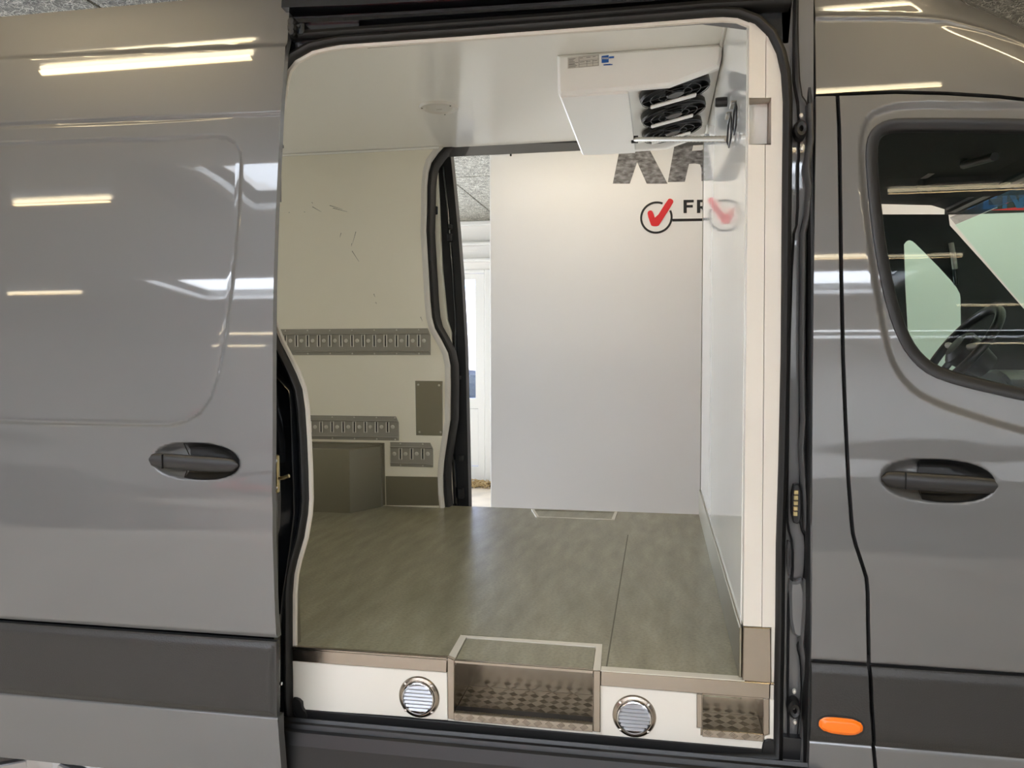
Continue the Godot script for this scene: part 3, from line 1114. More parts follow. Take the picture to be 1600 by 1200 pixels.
	var ry := c.distance_to(f)
	for part in [["lamp_seat", 1.07, .0, M.rubber], ["marker_lamp", 1.0, .009, M.amber]]:
		s = Shape.new()
		var oval := PackedVector2Array()
		for k in 40:
			var g := TAU * k / 40
			var cx := cos(g)
			var sx := sin(g)
			oval.append(c + Vector2(signf(cx) * pow(absf(cx), .75) * rx * part[1], signf(sx) * pow(absf(sx), .75) * ry * (part[1] + .04 * (part[1] - 1) / .07)).rotated(-.035))
		var lift: float = part[2]
		var zl := func(x: float, y: float) -> float:
			return prof(y) + .0105 + (lift * smoothstep(0.0, .010, sd(Vector2(x, y), oval)) if lift > 0 else .001)
		s.skin(oval, [], zl, .006, plain, .006)
		put(part[0], s, part[3], pillar, "amber side marker lamp" if lift > 0 else "")
	s = Shape.new()
	for q in [[1293, 1135, .006], [1312, 1134, .008], [1318, 1144, .006]]:
		var b := on_body(q[0], q[1], .02)
		s.lathe([Vector2(.0005, .003), Vector2(q[2] * .6, .002), Vector2(q[2], 0)], Transform3D(Basis(), Vector3(b.x, b.y, prof(b.y) + .0195)), 12)
	# front door
	var gr := PackedVector2Array()
	for p in gl: gr.append(p + Vector2(.009, 0))
	var far_x := on_body(1760, 600).x
	var win := rounded(body_outline([1700, 190, 1600, 184.5, 1500, 183.5, 1420, 183.5, 1395, 184.5, 1374, 192, 1360, 207, 1354.5, 232, 1357, 280, 1363, 340, 1371, 400, 1383, 460, 1396, 505, 1411, 540, 1430, 566, 1456, 587, 1500, 602, 1550, 614, 1600, 625.5, 1700, 646]), 1)
	var shoulder := rounded(body_outline([1790, 150, 1600, 160, 1420, 158, 1385, 164, 1356, 176, 1342, 205, 1340, 250, 1348, 330, 1357, 400, 1367, 460, 1375, 510, 1387, 560, 1404, 592, 1430, 618, 1470, 638, 1530, 658, 1600, 679, 1790, 730]), 1)
	var h := hand(HANDLE_B, 0.0)
	var core := Shape.inset(shoulder, .03)
	var zd := func(x: float, y: float) -> float:
		var z: float = zp.call(x, y)
		if y > 1.35:
			if Geometry2D.is_point_in_polygon(Vector2(x, y), core) and Geometry2D.is_point_in_polygon(Vector2(x, y), shoulder):
				z -= .010
			else:
				z -= .010 * smoothstep(-.002, .016, sd(Vector2(x, y), shoulder))
		var q: float = dish(Vector2(x, y), h[0], h[1], h[2])
		if q > 0.0: z -= .034 * smoothstep(0.0, .75, q)
		return z
	var fine_d := func(x: float, y: float) -> int:
		var p := Vector2(x, y)
		if p.distance_to(h[0]) < .19 and absf(y - h[0].y) < .075: return 4
		if y > 1.3 and absf(sd(p, shoulder)) < .035: return 4
		return fine_p.call(x, y)
	var sheet2 := func(hi: float, lo: float) -> PackedVector2Array:
		var a: PackedVector2Array = cut.call(gr, hi, lo)
		a.append(Vector2(far_x, lo))
		a.append(Vector2(far_x, minf(hi, 2.13)))
		return a
	var big: PackedVector2Array = sheet2.call(3.0, strip_top_y + .004)
	# upper edge follows the seam under the cab side panel
	big.remove_at(big.size() - 1)
	var seam := body_outline([1700, 176, 1600, 158.5, 1560, 154, 1480, 149, 1400, 147, 1330, 149.5])
	big.append(Vector2(far_x, seam[0].y - .05))
	big.append_array(seam)
	s = Shape.new()
	s.skin(big, [win], zd, .021, fine_d, .03)
	var door := put("front_door", s, M.paint, van, "grey front passenger door")
	s = Shape.new()
	s.skin(sheet2.call(strip_top_y - .003, strip_low_y), [], zs, .02, fine_s, .02)
	put("rub_strip", s, M.strip, door, "dark grey plastic rubbing strip")
	s = Shape.new()
	s.skin(sheet2.call(strip_low_y - .002, .30), [], zp, .02, fine_p, .03)
	put("lower_sheet", s, M.paint, door)
	handle_set(door, h, zd, 0.0, false)
	# window rubber and glass
	s = Shape.new()
	s.run(win, [Vector2(.002, -.013), Vector2(.001, -.006), Vector2(-.004, -.005), Vector2(-.022, -.009), Vector2(-.027, -.016), Vector2(-.028, -.026)], func(_x: float, y: float) -> float: return prof(y))
	put("window_frame", s, M.handle, door, "black rubber window surround")
	s = Shape.new()
	s.skin(Shape.inset(win, .022), [], func(_x: float, y: float) -> float: return prof(y) - .021 - .0, .03, plain, 0.0)
	put("window_glass", s, M.side_glass, door, "green tinted side window glass")
	# dark gap behind the seams
	s = Shape.new()
	var back := PackedVector2Array()
	for p in gl: back.append(p + Vector2(-.02, 0))
	for k in range(gl.size() - 1, -1, -1): back.append(gl[k] + Vector2(.03, 0))
	s.skin(back, [], func(_x: float, y: float) -> float: return prof(y) - .028, .04, plain, 0.0)
	var se := body_outline([1272, 160, 1306, 158, 1400, 156, 1480, 158, 1560, 162, 1600, 167, 1700, 186, 1700, 160, 1600, 142, 1560, 138, 1480, 133, 1400, 131, 1306, 136, 1272, 138])
	s.skin(se, [], func(_x: float, y: float) -> float: return prof(y) - .026, .04, plain, 0.0)
	var xa := on_body(1268, 1033).x
	s.skin(PackedVector2Array([Vector2(xa, strip_top_y - .02), Vector2(far_x, strip_top_y - .02), Vector2(far_x, strip_top_y + .02), Vector2(xa, strip_top_y + .02)]), [], func(_x: float, y: float) -> float: return prof(y) - .012, .04, plain, 0.0)
	put("door_seam_backing", s, M.shadow_gap, van)

const INNER := [443.5, 126, 448, 108, 460, 93, 487, 78, 510, 72.5, 532, 68.6, 560, 66.5, 720, 55.5, 880, 43.5, 1000, 34.5, 1100, 26.6, 1130, 25, 1153, 26.5, 1180, 37, 1201, 57, 1214, 84, 1221, 116, 1224, 160, 1222.5, 300, 1220.5, 560, 1217, 720, 1213, 850, 1212, 985, 1210, 1090, 1209, 1175]
const INNER_LEFT := [472, 1175, 460, 1130, 456.5, 1090, 456, 1010, 456, 930, 458.5, 898, 463.5, 876, 474, 840, 480, 804, 481.6, 780, 480.5, 735, 478.6, 690, 475.5, 640, 471, 608, 462, 585, 450, 560, 437, 535, 429, 515, 424, 500, 416, 480, 413, 440, 417, 330, 429, 210]
func build_aperture() -> void:
	var all := []
	all.append_array(INNER)
	all.append_array(INNER_LEFT)
	var ring := outline(all, 0.0)
	var z0 := level(0.0)
	var s := Shape.new()
	# white edge of the lining, inside the rubber
	s.run(ring, [Vector2(-.011, -.012), Vector2(-.011, -.006), Vector2(-.009, -.003), Vector2(.006, -.003), Vector2(.006, -.02)], z0)
	put("aperture_trim", s, M.trim_white, van, "white edge of the insulated lining round the doorway")
	s = Shape.new()
	s.run(ring, [Vector2(-.002, -.01), Vector2(-.001, .004), Vector2(.004, .014), Vector2(.010, .017), Vector2(.017, .013), Vector2(.021, .004), Vector2(.022, -.012)], z0)
	put("door_seal", s, M.rubber, van, "black rubber door seal round the doorway")
	# dark painted frame round the opening
	s = Shape.new()
	var outer := PackedVector2Array()
	# left jamb
	var lj := outline([340, 1250, 478, 1250, 472, 1175, 458, 1130, 455, 1010, 455, 930, 462, 876, 473, 840, 479, 804, 480, 780, 477, 690, 474, 640, 468, 608, 447, 560, 426, 515, 410, 480, 406, 440, 410, 330, 422, 210, 438, 126, 444, 106, 458, 88, 487, 73, 532, 64, 560, 62, 560, 20, 420, 30, 340, 60], 0.0)
	s.slab(lj, at_z(-.004), .012)
	var frame := put("door_frame", s, M.dark_body, van, "dark painted door frame")
	# raised contour on the left jamb
	s = Shape.new()
	s.run(outline([424, 575, 440, 592, 456, 610, 459, 640, 461, 700, 463, 760, 464, 800, 458, 850, 446, 930, 440, 1000, 440, 1100, 448, 1150], 0.0), [Vector2(-.010, -.004), Vector2(-.003, .016), Vector2(.0, .020), Vector2(.004, .016), Vector2(.012, -.004)], z0, false)
	put("frame_flange", s, M.dark_body, frame)
	s = Shape.new()
	s.slab(rounded(outline([425, 680, 432, 678, 441, 700, 444, 730, 446, 790, 443, 830, 430, 860, 424, 860], .0), 1), at_z(.03), .034, .006)
	put("striker_housing", s, M.dark_body, frame)
	# head of the opening: channel with the guide rail
	s = Shape.new()
	var head := outline([420, 30, 560, 60, 880, 36, 1100, 20, 1180, 30, 1215, 60, 1235, 60, 1245, -60, 420, -60], 0.0)
	s.slab(head, at_z(-.03), .04)
	put("channel_back", s, M.dark_body, frame)
	for b in [[[448, 58, 560, 50, 880, 28, 1100, 10.5, 1235, 3], [Vector2(-.012, -.04), Vector2(-.010, .012), Vector2(.0, .018), Vector2(.010, .010), Vector2(.012, -.04)], "channel_lip", M.rubber], [[448, 33, 560, 28, 880, 8, 1100, -8, 1235, -18], [Vector2(-.010, -.04), Vector2(-.008, .004), Vector2(.008, .006), Vector2(.010, -.04)], "guide_rail", M.dark_body], [[448, 12, 560, 8, 880, -10, 1235, -32], [Vector2(-.016, -.04), Vector2(-.012, .03), Vector2(.012, .03), Vector2(.016, -.04)], "rail_edge", M.dark_body]]:
		s = Shape.new()
		s.run(outline(b[0], 0.0), b[1], z0, false)
		put(b[2], s, b[3], frame)
	# roller bracket
	s = Shape.new()
	for q in [[458, 36, .012], [458, 45, .013], [459, 53, .010]]:
		var p := pz(q[0], q[1], .02)
		s.lathe([Vector2(.0, .016), Vector2(q[2] * .7, .015), Vector2(q[2], .008), Vector2(q[2], -.01)], Transform3D(Basis(), p), 12)
	put("roller", s, M.rubber, frame)
	s = Shape.new()
	var bp := pz(471, 44, .01)
	s.block(bp + Vector3(-.016, -.02, -.02), bp + Vector3(.010, .012, .008), .003)
	s.block(bp + Vector3(-.03, -.004, -.02), bp + Vector3(.0, .008, .014), .003)
	put("roller_bracket", s, M.dark_body, frame)
	# right jamb: painted channel with a dark hollow
	s = Shape.new()
	var rj := outline([1222, -60, 1228, 110, 1230, 160, 1227, 560, 1219, 850, 1217, 985, 1214, 1250, 1268, 1250, 1272, 500, 1275, 150, 1275, -60], 0.0)
	s.slab(rj, at_z(-.03), .03)
	put("jamb_channel", s, M.paint, frame, "grey painted door jamb channel")
	s = Shape.new()
	var edge := outline([1254, -30, 1270, -30, 1273, 150, 1270, 450, 1267.5, 700, 1265.5, 1000, 1262, 1180, 1261, 1230], .03)
	s.run(outline([1272, -40, 1274, 150, 1271, 450, 1268.5, 700, 1266.5, 1000, 1263, 1180, 1262, 1230], .04), [Vector2(-.004, -.06), Vector2(-.006, -.005), Vector2(-.003, .002), Vector2(.003, .002), Vector2(.006, -.005), Vector2(.006, -.06)], func(_x: float, y: float) -> float: return prof(y) - .012, false)
	put("jamb_edge", s, M.rubber, frame)
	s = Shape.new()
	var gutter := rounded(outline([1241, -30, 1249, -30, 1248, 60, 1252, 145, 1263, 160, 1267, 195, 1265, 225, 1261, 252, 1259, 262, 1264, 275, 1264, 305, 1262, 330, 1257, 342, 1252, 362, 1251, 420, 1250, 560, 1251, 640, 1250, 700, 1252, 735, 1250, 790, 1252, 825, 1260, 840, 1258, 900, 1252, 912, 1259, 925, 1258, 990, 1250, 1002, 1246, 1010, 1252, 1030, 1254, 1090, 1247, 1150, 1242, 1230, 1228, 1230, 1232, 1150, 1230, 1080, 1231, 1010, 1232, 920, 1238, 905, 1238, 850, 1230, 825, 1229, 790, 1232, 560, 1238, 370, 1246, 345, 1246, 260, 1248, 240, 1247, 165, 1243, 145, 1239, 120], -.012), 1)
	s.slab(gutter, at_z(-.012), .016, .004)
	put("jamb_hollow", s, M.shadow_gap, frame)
	s = Shape.new()
	s.slab(rounded(outline([1233, 905, 1241, 912, 1258, 905, 1259, 988, 1250, 1000, 1236, 990], .0), 1), at_z(-.003), .02, .006)
	s.slab(rounded(outline([1231, 846, 1238, 850, 1238, 900, 1231, 902], .0), 1), at_z(-.006), .02, .004)
	put("jamb_pressing", s, M.paint, frame)
	s = Shape.new()
	s.run(outline([1266, 162, 1268, 220, 1262, 262, 1266, 290, 1263, 335, 1256, 365, 1255, 560, 1256, 640, 1257, 655, 1254, 700, 1257, 760, 1262, 830], -.0), [Vector2(-.008, -.02), Vector2(-.005, .004), Vector2(0, .010), Vector2(.005, .004), Vector2(.008, -.02)], z0, false)
	put("jamb_bead", s, M.paint, frame)
	s = Shape.new()
	s.run(outline([1261, 905, 1254, 1005, 1259, 1040, 1262, 1100, 1254, 1190, 1253, 1230], -.0), [Vector2(-.008, -.02), Vector2(-.005, .004), Vector2(0, .010), Vector2(.005, .004), Vector2(.008, -.02)], z0, false)
	put("jamb_bead", s, M.paint, frame)
	for q in [[1250, 204, 181, 232], [1240, 1105, 1080, 1128]]:
		s = Shape.new()
		var p := pz(q[0], q[1], .0)
		s.lathe([Vector2(.004, .004), Vector2(.006, .020), Vector2(.013, .022), Vector2(.018, .014), Vector2(.020, -.012)], Transform3D(Basis.from_scale(Vector3(.8, 1.25, 1)), p), 18)
		put("buffer", s, M.rubber, frame, "black rubber buffer on the door jamb")
		for y in [q[2], q[3]]:
			s = Shape.new()
			s.lathe([Vector2(.0, .005), Vector2(.004, .0045), Vector2(.0062, .0)], Transform3D(Basis.from_scale(Vector3(.8, 1.2, 1)), pz(q[0] + (2 if y < q[1] else 3) - (0 if q[1] < 500 else 1), y, -.006)), 12)
			put("bolt", s, M.zinc_light, frame)
	# electrical contacts
	s = Shape.new()
	s.slab(rounded(outline([1236, 757, 1250, 753, 1252, 805, 1248, 818, 1236, 815], 0.0), 1), at_z(.012), .02, .003)
	put("contact_block", s, M.cab_black, frame)
	for k in 5:
		s = Shape.new()
		var p := pz(1244.3 - k * .35, 769.5 + k * 8.4, .014)
		s.block(p + Vector3(-.0052, -.0052, -.006), p + Vector3(.0052, .0052, .001), .001)
		put("contact", s, M.brass, frame, "brass contact" if k == 0 else "")

func build_load_room() -> void:
	var s := Shape.new()
	# floor, set back under the step cover
	var back_z := -2.0
	var fl := PackedVector2Array()
	var l0 := ph(721, 991, FLOOR_Y)
	var l1 := ph(709, 1031, FLOOR_Y)
	var r0 := ph(940, 1007, FLOOR_Y)
	var r1 := ph(938, 1047, FLOOR_Y)
	var x_ := Transform3D(Basis(Vector3(1, 0, 0), Vector3(0, 0, 1), Vector3(0, 1, 0)), Vector3(0, FLOOR_Y, 0))
	fl = PackedVector2Array([Vector2(-3.05, back_z), Vector2(BULK_X, back_z), Vector2(BULK_X, -.004), Vector2(r1.x, -.004), Vector2(r0.x, r0.z), Vector2(l0.x, l0.z), Vector2(l1.x - .01, -.004), Vector2(-.998, -.004), Vector2(-.998, -.06), Vector2(-3.05, -.06)])
	s.slab(fl, x_, .05)
	var fo := put("load_floor", s, M.resin, van, "worn grey resin load floor")
	# joint of the floor sheets
	s = Shape.new()
	s.block(Vector3(-.128, FLOOR_Y - .002, -1.5), Vector3(-.124, FLOOR_Y + .0006, -.02))
	put("floor_joint", s, M.scuff, fo)
	# drain frame by the far doorway
	s = Shape.new()
	var d := [ph(830, 796, FLOOR_Y), ph(965, 800, FLOOR_Y), ph(960, 812.5, FLOOR_Y), ph(838, 808, FLOOR_Y)]
	for k in 4:
		var a: Vector3 = d[k]
		var b: Vector3 = d[(k + 1) % 4]
		var c: Vector3 = (d[0] + d[1] + d[2] + d[3]) / 4.0
		var ai := a.lerp(c, .07)
		var bi := b.lerp(c, .07)
		var h := Vector3(0, .003, 0)
		s.quad(a + h, b + h, bi + h, ai + h, Vector3.UP)
		s.flat(a, b, b + h, a + h, c)
	put("hatch_frame", s, M.zinc_light, fo, "metal frame let into the floor by the far doorway")
	# ceiling
	s = Shape.new()
	var zy := Basis(Vector3(0, 0, 1), Vector3(0, 1, 0), Vector3(1, 0, 0))
	s.slab(PackedVector2Array([Vector2(-2.0, CEIL_Y), Vector2(-.38, CEIL_Y), Vector2(-.055, 2.44), Vector2(-.055, 2.455), Vector2(-.38, CEIL_Y + .015), Vector2(-2.0, CEIL_Y + .015)]), Transform3D(zy, Vector3(.26, 0, 0)), 3.31)
	var ce := put("load_ceiling", s, M.lining, van, "glossy white ceiling of the load room")
	s = Shape.new()
	s.block(Vector3(-3.05, CEIL_Y - .012, FAR_Z - .002), Vector3(-1.10, CEIL_Y, FAR_Z + .012), .004)
	put("ceiling_corner_trim", s, M.lining, ce)
	# bulkhead
	s = Shape.new()
	s.slab(PackedVector2Array([Vector2(-1.995, FLOOR_Y - .05), Vector2(-.045, FLOOR_Y - .05), Vector2(-.045, 2.44), Vector2(-.38, CEIL_Y + .01), Vector2(-1.995, CEIL_Y + .01)]), Transform3D(zy, Vector3(BULK_X + .05, 0, 0)), .05)
	put("bulkhead", s, M.bulk, van, "glossy white bulkhead behind the cab")
	s = Shape.new()
	s.block(Vector3(BULK_X - .006, FLOOR_Y, -1.98), Vector3(BULK_X + .001, FLOOR_Y + .128, -.012), .002)
	put("kick_plate", s, M.steel_dull, van, "steel kick plate along the bulkhead")
	s = Shape.new()
	s.tube(PackedVector3Array([Vector3(BULK_X - .004, CEIL_Y - .005, -1.9), Vector3(BULK_X - .004, CEIL_Y - .005, -.05)]), .008, 8)
	put("sealant_bead", s, M.trim_white, van)
	# boxed posts beside the bulkhead with a steel lined pocket
	var pocket := outline([1170.5, 153, 1205, 153, 1205, 226, 1170, 226], 0.0)
	var post := outline([1171, 20, 1197, 30, 1196.5, 60, 1190, 979.5, 1161.5, 978, 1169, 228], 0.0)
	s = Shape.new()
	var pa := Geometry2D.clip_polygons(post, pocket)
	var ra := []
	ra.append_array(INNER)
	ra.append_array(INNER_LEFT)
	var inside := Shape.inset(outline(ra, 0.0), -.012)
	for q in pa:
		for e in Geometry2D.intersect_polygons(q, inside): s.slab(e, at_z(.0), .05, .0)
	put("post_board", s, M.trim_white, van, "white board in front of the bulkhead")
	s = Shape.new()
	var post2 := outline([1197.4, 30, 1232, 30, 1232, 560, 1226, 850, 1224, 981, 1190.8, 980, 1194, 560, 1197, 120], 0.0)
	for q in Geometry2D.clip_polygons(post2, pocket):
		for e in Geometry2D.intersect_polygons(q, inside): s.slab(e, at_z(-.001), .05, .0)
	put("post_board", s, M.trim_white, van)
	s = Shape.new()
	var lo := Vector2(pocket[3].x, pocket[3].y)
	var hi := Vector2(pocket[1].x, pocket[1].y)
	s.quad(Vector3(lo.x, lo.y, -.05), Vector3(hi.x, lo.y, -.05), Vector3(hi.x, hi.y, -.05), Vector3(lo.x, hi.y, -.05), Vector3(0, 0, 1))
	s.quad(Vector3(lo.x, hi.y, -.05), Vector3(hi.x, hi.y, -.05), Vector3(hi.x, hi.y, .001), Vector3(lo.x, hi.y, .001), Vector3.DOWN)
	s.quad(Vector3(lo.x, lo.y, -.05), Vector3(hi.x, lo.y, -.05), Vector3(hi.x, lo.y, .001), Vector3(lo.x, lo.y, .001), Vector3.UP)
	s.quad(Vector3(hi.x, lo.y, -.05), Vector3(hi.x, hi.y, -.05), Vector3(hi.x, hi.y, .001), Vector3(hi.x, lo.y, .001), Vector3.LEFT)
	put("post_pocket", s, M.pocket, van, "steel lined pocket cut into the white post")
	s = Shape.new()
	s.slab(outline([1161.5, 979.5, 1204.5, 982, 1205.5, 1068, 1160, 1064], .004), at_z(.004), .06, .002)
	put("post_foot_plate", s, M.steel, van, "steel plate at the foot of the white post")
	# dark filler beside the foot plate
	s = Shape.new()
	s.slab(outline([1204, 982, 1222, 982, 1220, 1100, 1203, 1100], 0), at_z(-.006), .05)
	put("post_filler", s, M.rubber, van)
	# far wall with the opposite doorway
	var hole := far_hole()
	s = Shape.new()
	var wall := PackedVector2Array([Vector2(-3.05, FLOOR_Y - .05), Vector2(BULK_X, FLOOR_Y - .05), Vector2(BULK_X, CEIL_Y + .02), Vector2(-3.05, CEIL_Y + .02)])
	s.slab(wall, at_z(FAR_Z), .06, 0, [hole])
	var fw := put("far_wall", s, M.cream, van, "cream lining of the far side wall")
	s = Shape.new()
	s.run(hole, [Vector2(.002, .0), Vector2(.001, .004), Vector2(-.004, .006), Vector2(-.020, .006), Vector2(-.024, .002), Vector2(-.024, -.06)], level(FAR_Z))
	put("far_trim", s, M.trim_white, fw, "white edge trim of the opposite doorway")
	# scratches
	s = Shape.new()
	for q in [[488, 323, 502, 331], [515, 321, 535, 327], [520, 325, 543, 331], [533, 364, 531, 371], [556, 362, 551, 380], [550, 380, 549, 385], [550, 392, 561, 409], [584, 459, 586, 464], [451, 332, 453, 332], [475, 331, 477, 331.4], [487, 316, 489, 318], [587, 472, 588.5, 475], [657, 495, 660, 502], [1100, 380, 1101, 382]]:
		var a := pz(q[0], q[1], FAR_Z + .0006)
		var b := pz(q[2], q[3], FAR_Z + .0006)
		var w := Vector3((b - a).y, -(b - a).x, 0).normalized() * .0014
		s.quad(a - w, b - w * .3, b + w * .3, a + w, Vector3.BACK)
	var sc := put("scratches", s, M.scuff, fw)
	sc.set_meta("kind", "stuff")
	s = Shape.new()
	var rng := RandomNumberGenerator.new()
	rng.seed = 8
	for k in 26:
		var z := rng.randf_range(-1.3, -.15)
		var y := rng.randf_range(1.0, 2.0)
		var l := rng.randf_range(.003, .014)
		s.quad(Vector3(BULK_X - .0006, y, z), Vector3(BULK_X - .0006, y + l, z + l * .3), Vector3(BULK_X - .0006, y + l, z + l * .3 + .002), Vector3(BULK_X - .0006, y, z + .002), Vector3.LEFT)
	sc = put("scratches", s, M.scuff, van)
	sc.set_meta("kind", "stuff")
	# rear wall and near wall of the load room, out of sight behind the sliding door
	s = Shape.new()
	s.block(Vector3(-3.05, FLOOR_Y - .05, -.09), Vector3(-1.12, 2.43, -.05))
	put("near_lining", s, M.cream, van)
	# lower corner of that wall shows beside the seal
	s = Shape.new()
	s.slab(outline([455, 931, 463, 926, 465, 1008, 456, 1012], -.03), at_z(-.03), .02, .002)
	put("corner_plate", s, M.steel_dull, van)
	# wheel box
	var top_y := pz(548, 701.5, -1.73).y
	var a := ph(440, 799, FLOOR_Y)
	var b := ph(548.5, 801, FLOOR_Y)
	var c := ph(592, 794, FLOOR_Y)
	var fz := -1.73
	var plan := PackedVector2Array([Vector2(-2.5, FAR_Z), Vector2(-2.5, fz), Vector2(b.x, fz), Vector2(c.x, FAR_Z + .035), Vector2(c.x, FAR_Z)])
	s = Shape.new()
	s.slab(plan, Transform3D(Basis(Vector3(1, 0, 0), Vector3(0, 0, 1), Vector3(0, 1, 0)), Vector3(0, top_y, 0)), top_y - FLOOR_Y, .006)
	var wb := put("wheel_box", s, M.steel_dull, van, "steel clad wheel arch box")
	s = Shape.new()
	var fl2 := outline([478, 689.5, 600.5, 692, 602, 789, 594, 790, 593, 699, 478, 697], FAR_Z + .004)
	s.slab(fl2, at_z(FAR_Z + .004), .006, .001)
	put("box_flange", s, M.steel_dull, wb)
	s = Shape.new()
	s.slab(outline([602.5, 744, 688, 745.5, 686.5, 790, 603.5, 789.5], FAR_Z + .005), at_z(FAR_Z + .005), .006, .001)
	put("kick_plate", s, M.steel_dull, van, "dark steel kick plate beside the far doorway")
	s = Shape.new()
	var cp := rounded(outline([648.5, 595, 691.5, 595.5, 691.5, 681, 650, 680], FAR_Z + .004), 0)
	s.slab(cp, at_z(FAR_Z + .004), .005, .0015)
	var plate := put("cover_plate", s, M.steel_dull, van, "screwed steel cover plate on the cream wall")
	for q in [[653.5, 601], [686, 602], [655.5, 675], [688.5, 675.5]]:
		s = Shape.new()
		s.lathe([Vector2(0, .003), Vector2(.004, .0025), Vector2(.006, 0)], Transform3D(Basis(), pz(q[0], q[1], FAR_Z + .004)), 10)
		put("screw", s, M.zinc_light, plate)

func far_hole() -> PackedVector2Array:
	return outline([692, 850, 684.5, 770, 684, 744, 685.5, 722, 689, 697, 695.5, 655, 696, 600, 695.5, 572, 692, 554, 683, 536, 671.5, 516, 666.5, 497, 664, 470, 661, 420, 657.5, 360, 658.5, 330, 659, 290, 661, 268, 666, 250, 678, 233, 690, 220, 708, 212.5, 800, 208, 905, 204, 1080, 197, 1125, 197, 1125, 850], FAR_Z)

func build_far_side() -> void:
	var hole := far_hole()
	var s := Shape.new()
	s.run(hole, [Vector2(-.020, -.035), Vector2(-.022, -.022), Vector2(-.030, -.016), Vector2(-.042, -.018), Vector2(-.048, -.03), Vector2(-.050, -.09)], level(FAR_Z))
	var seal := put("far_door_seal", s, M.rubber, van, "black rubber seal of the opposite doorway")
	# outer sheet of the far side
	s = Shape.new()
	var side := PackedVector2Array([Vector2(-3.1, .40), Vector2(.36, .40), Vector2(.36, 2.72), Vector2(-3.1, 2.72)])
	var big := Shape.inset(hole, .035)
	s.slab(side, at_z(-2.02), .03, 0, [big])
	put("far_body_side", s, M.paint, van)
	# far sliding door, pushed back, seen on its leading edge
	var z := -2.12
	var pf := outline([640, 236, 703.5, 236.5, 710, 300, 715.5, 360, 721, 430, 727, 540, 728.5, 600, 730.5, 690, 732.5, 789, 732.5, 830, 640, 830], z)
	pf[0].x = -2.3
	pf[pf.size() - 1].x = -2.3
	s = Shape.new()
	s.slab(pf, at_z(z), .07, .0)
	var fd := put("far_sliding_door", s, M.sill_black, van, "leading edge of the opposite sliding door")
	s = Shape.new()
	s.slab(outline([676, 262, 683, 268, 685.5, 320, 690, 420, 698, 500, 704.5, 520, 705, 545, 690, 520, 677.5, 470, 675, 400], z + .03), at_z(z + .03), .03, .002)
	put("inner_lining", s, M.cream, fd)
	for q in [[683, 330, .010, .022], [704, 372, .012, .02], [705, 355, .008, .012], [719, 590, .007, .010], [722, 715, .012, .016], [722, 770, .014, .028]]:
		var p := pz(q[0], q[1], z + .01)
		s = Shape.new()
		s.block(p + Vector3(-q[2], -q[3], -.01), p + Vector3(q[2], q[3], .03), .004)
		put("door_bracket", s, M.rubber, fd)
	s = Shape.new()
	s.run(outline([693, 262, 700, 330, 708, 430, 712, 500, 713, 560, 711, 620, 708, 690, 712, 740, 715, 800], z), [Vector2(-.008, -.01), Vector2(-.006, .012), Vector2(0, .018), Vector2(.006, .012), Vector2(.008, -.01)], level(z), false)
	put("door_rib", s, M.dark_body, fd)
	s = Shape.new()
	s.slab(outline([701.5, 708, 704.5, 708, 707.5, 788, 704, 788], z + .02), at_z(z + .02), .02, .002)
	put("edge_lining", s, M.cream, fd)

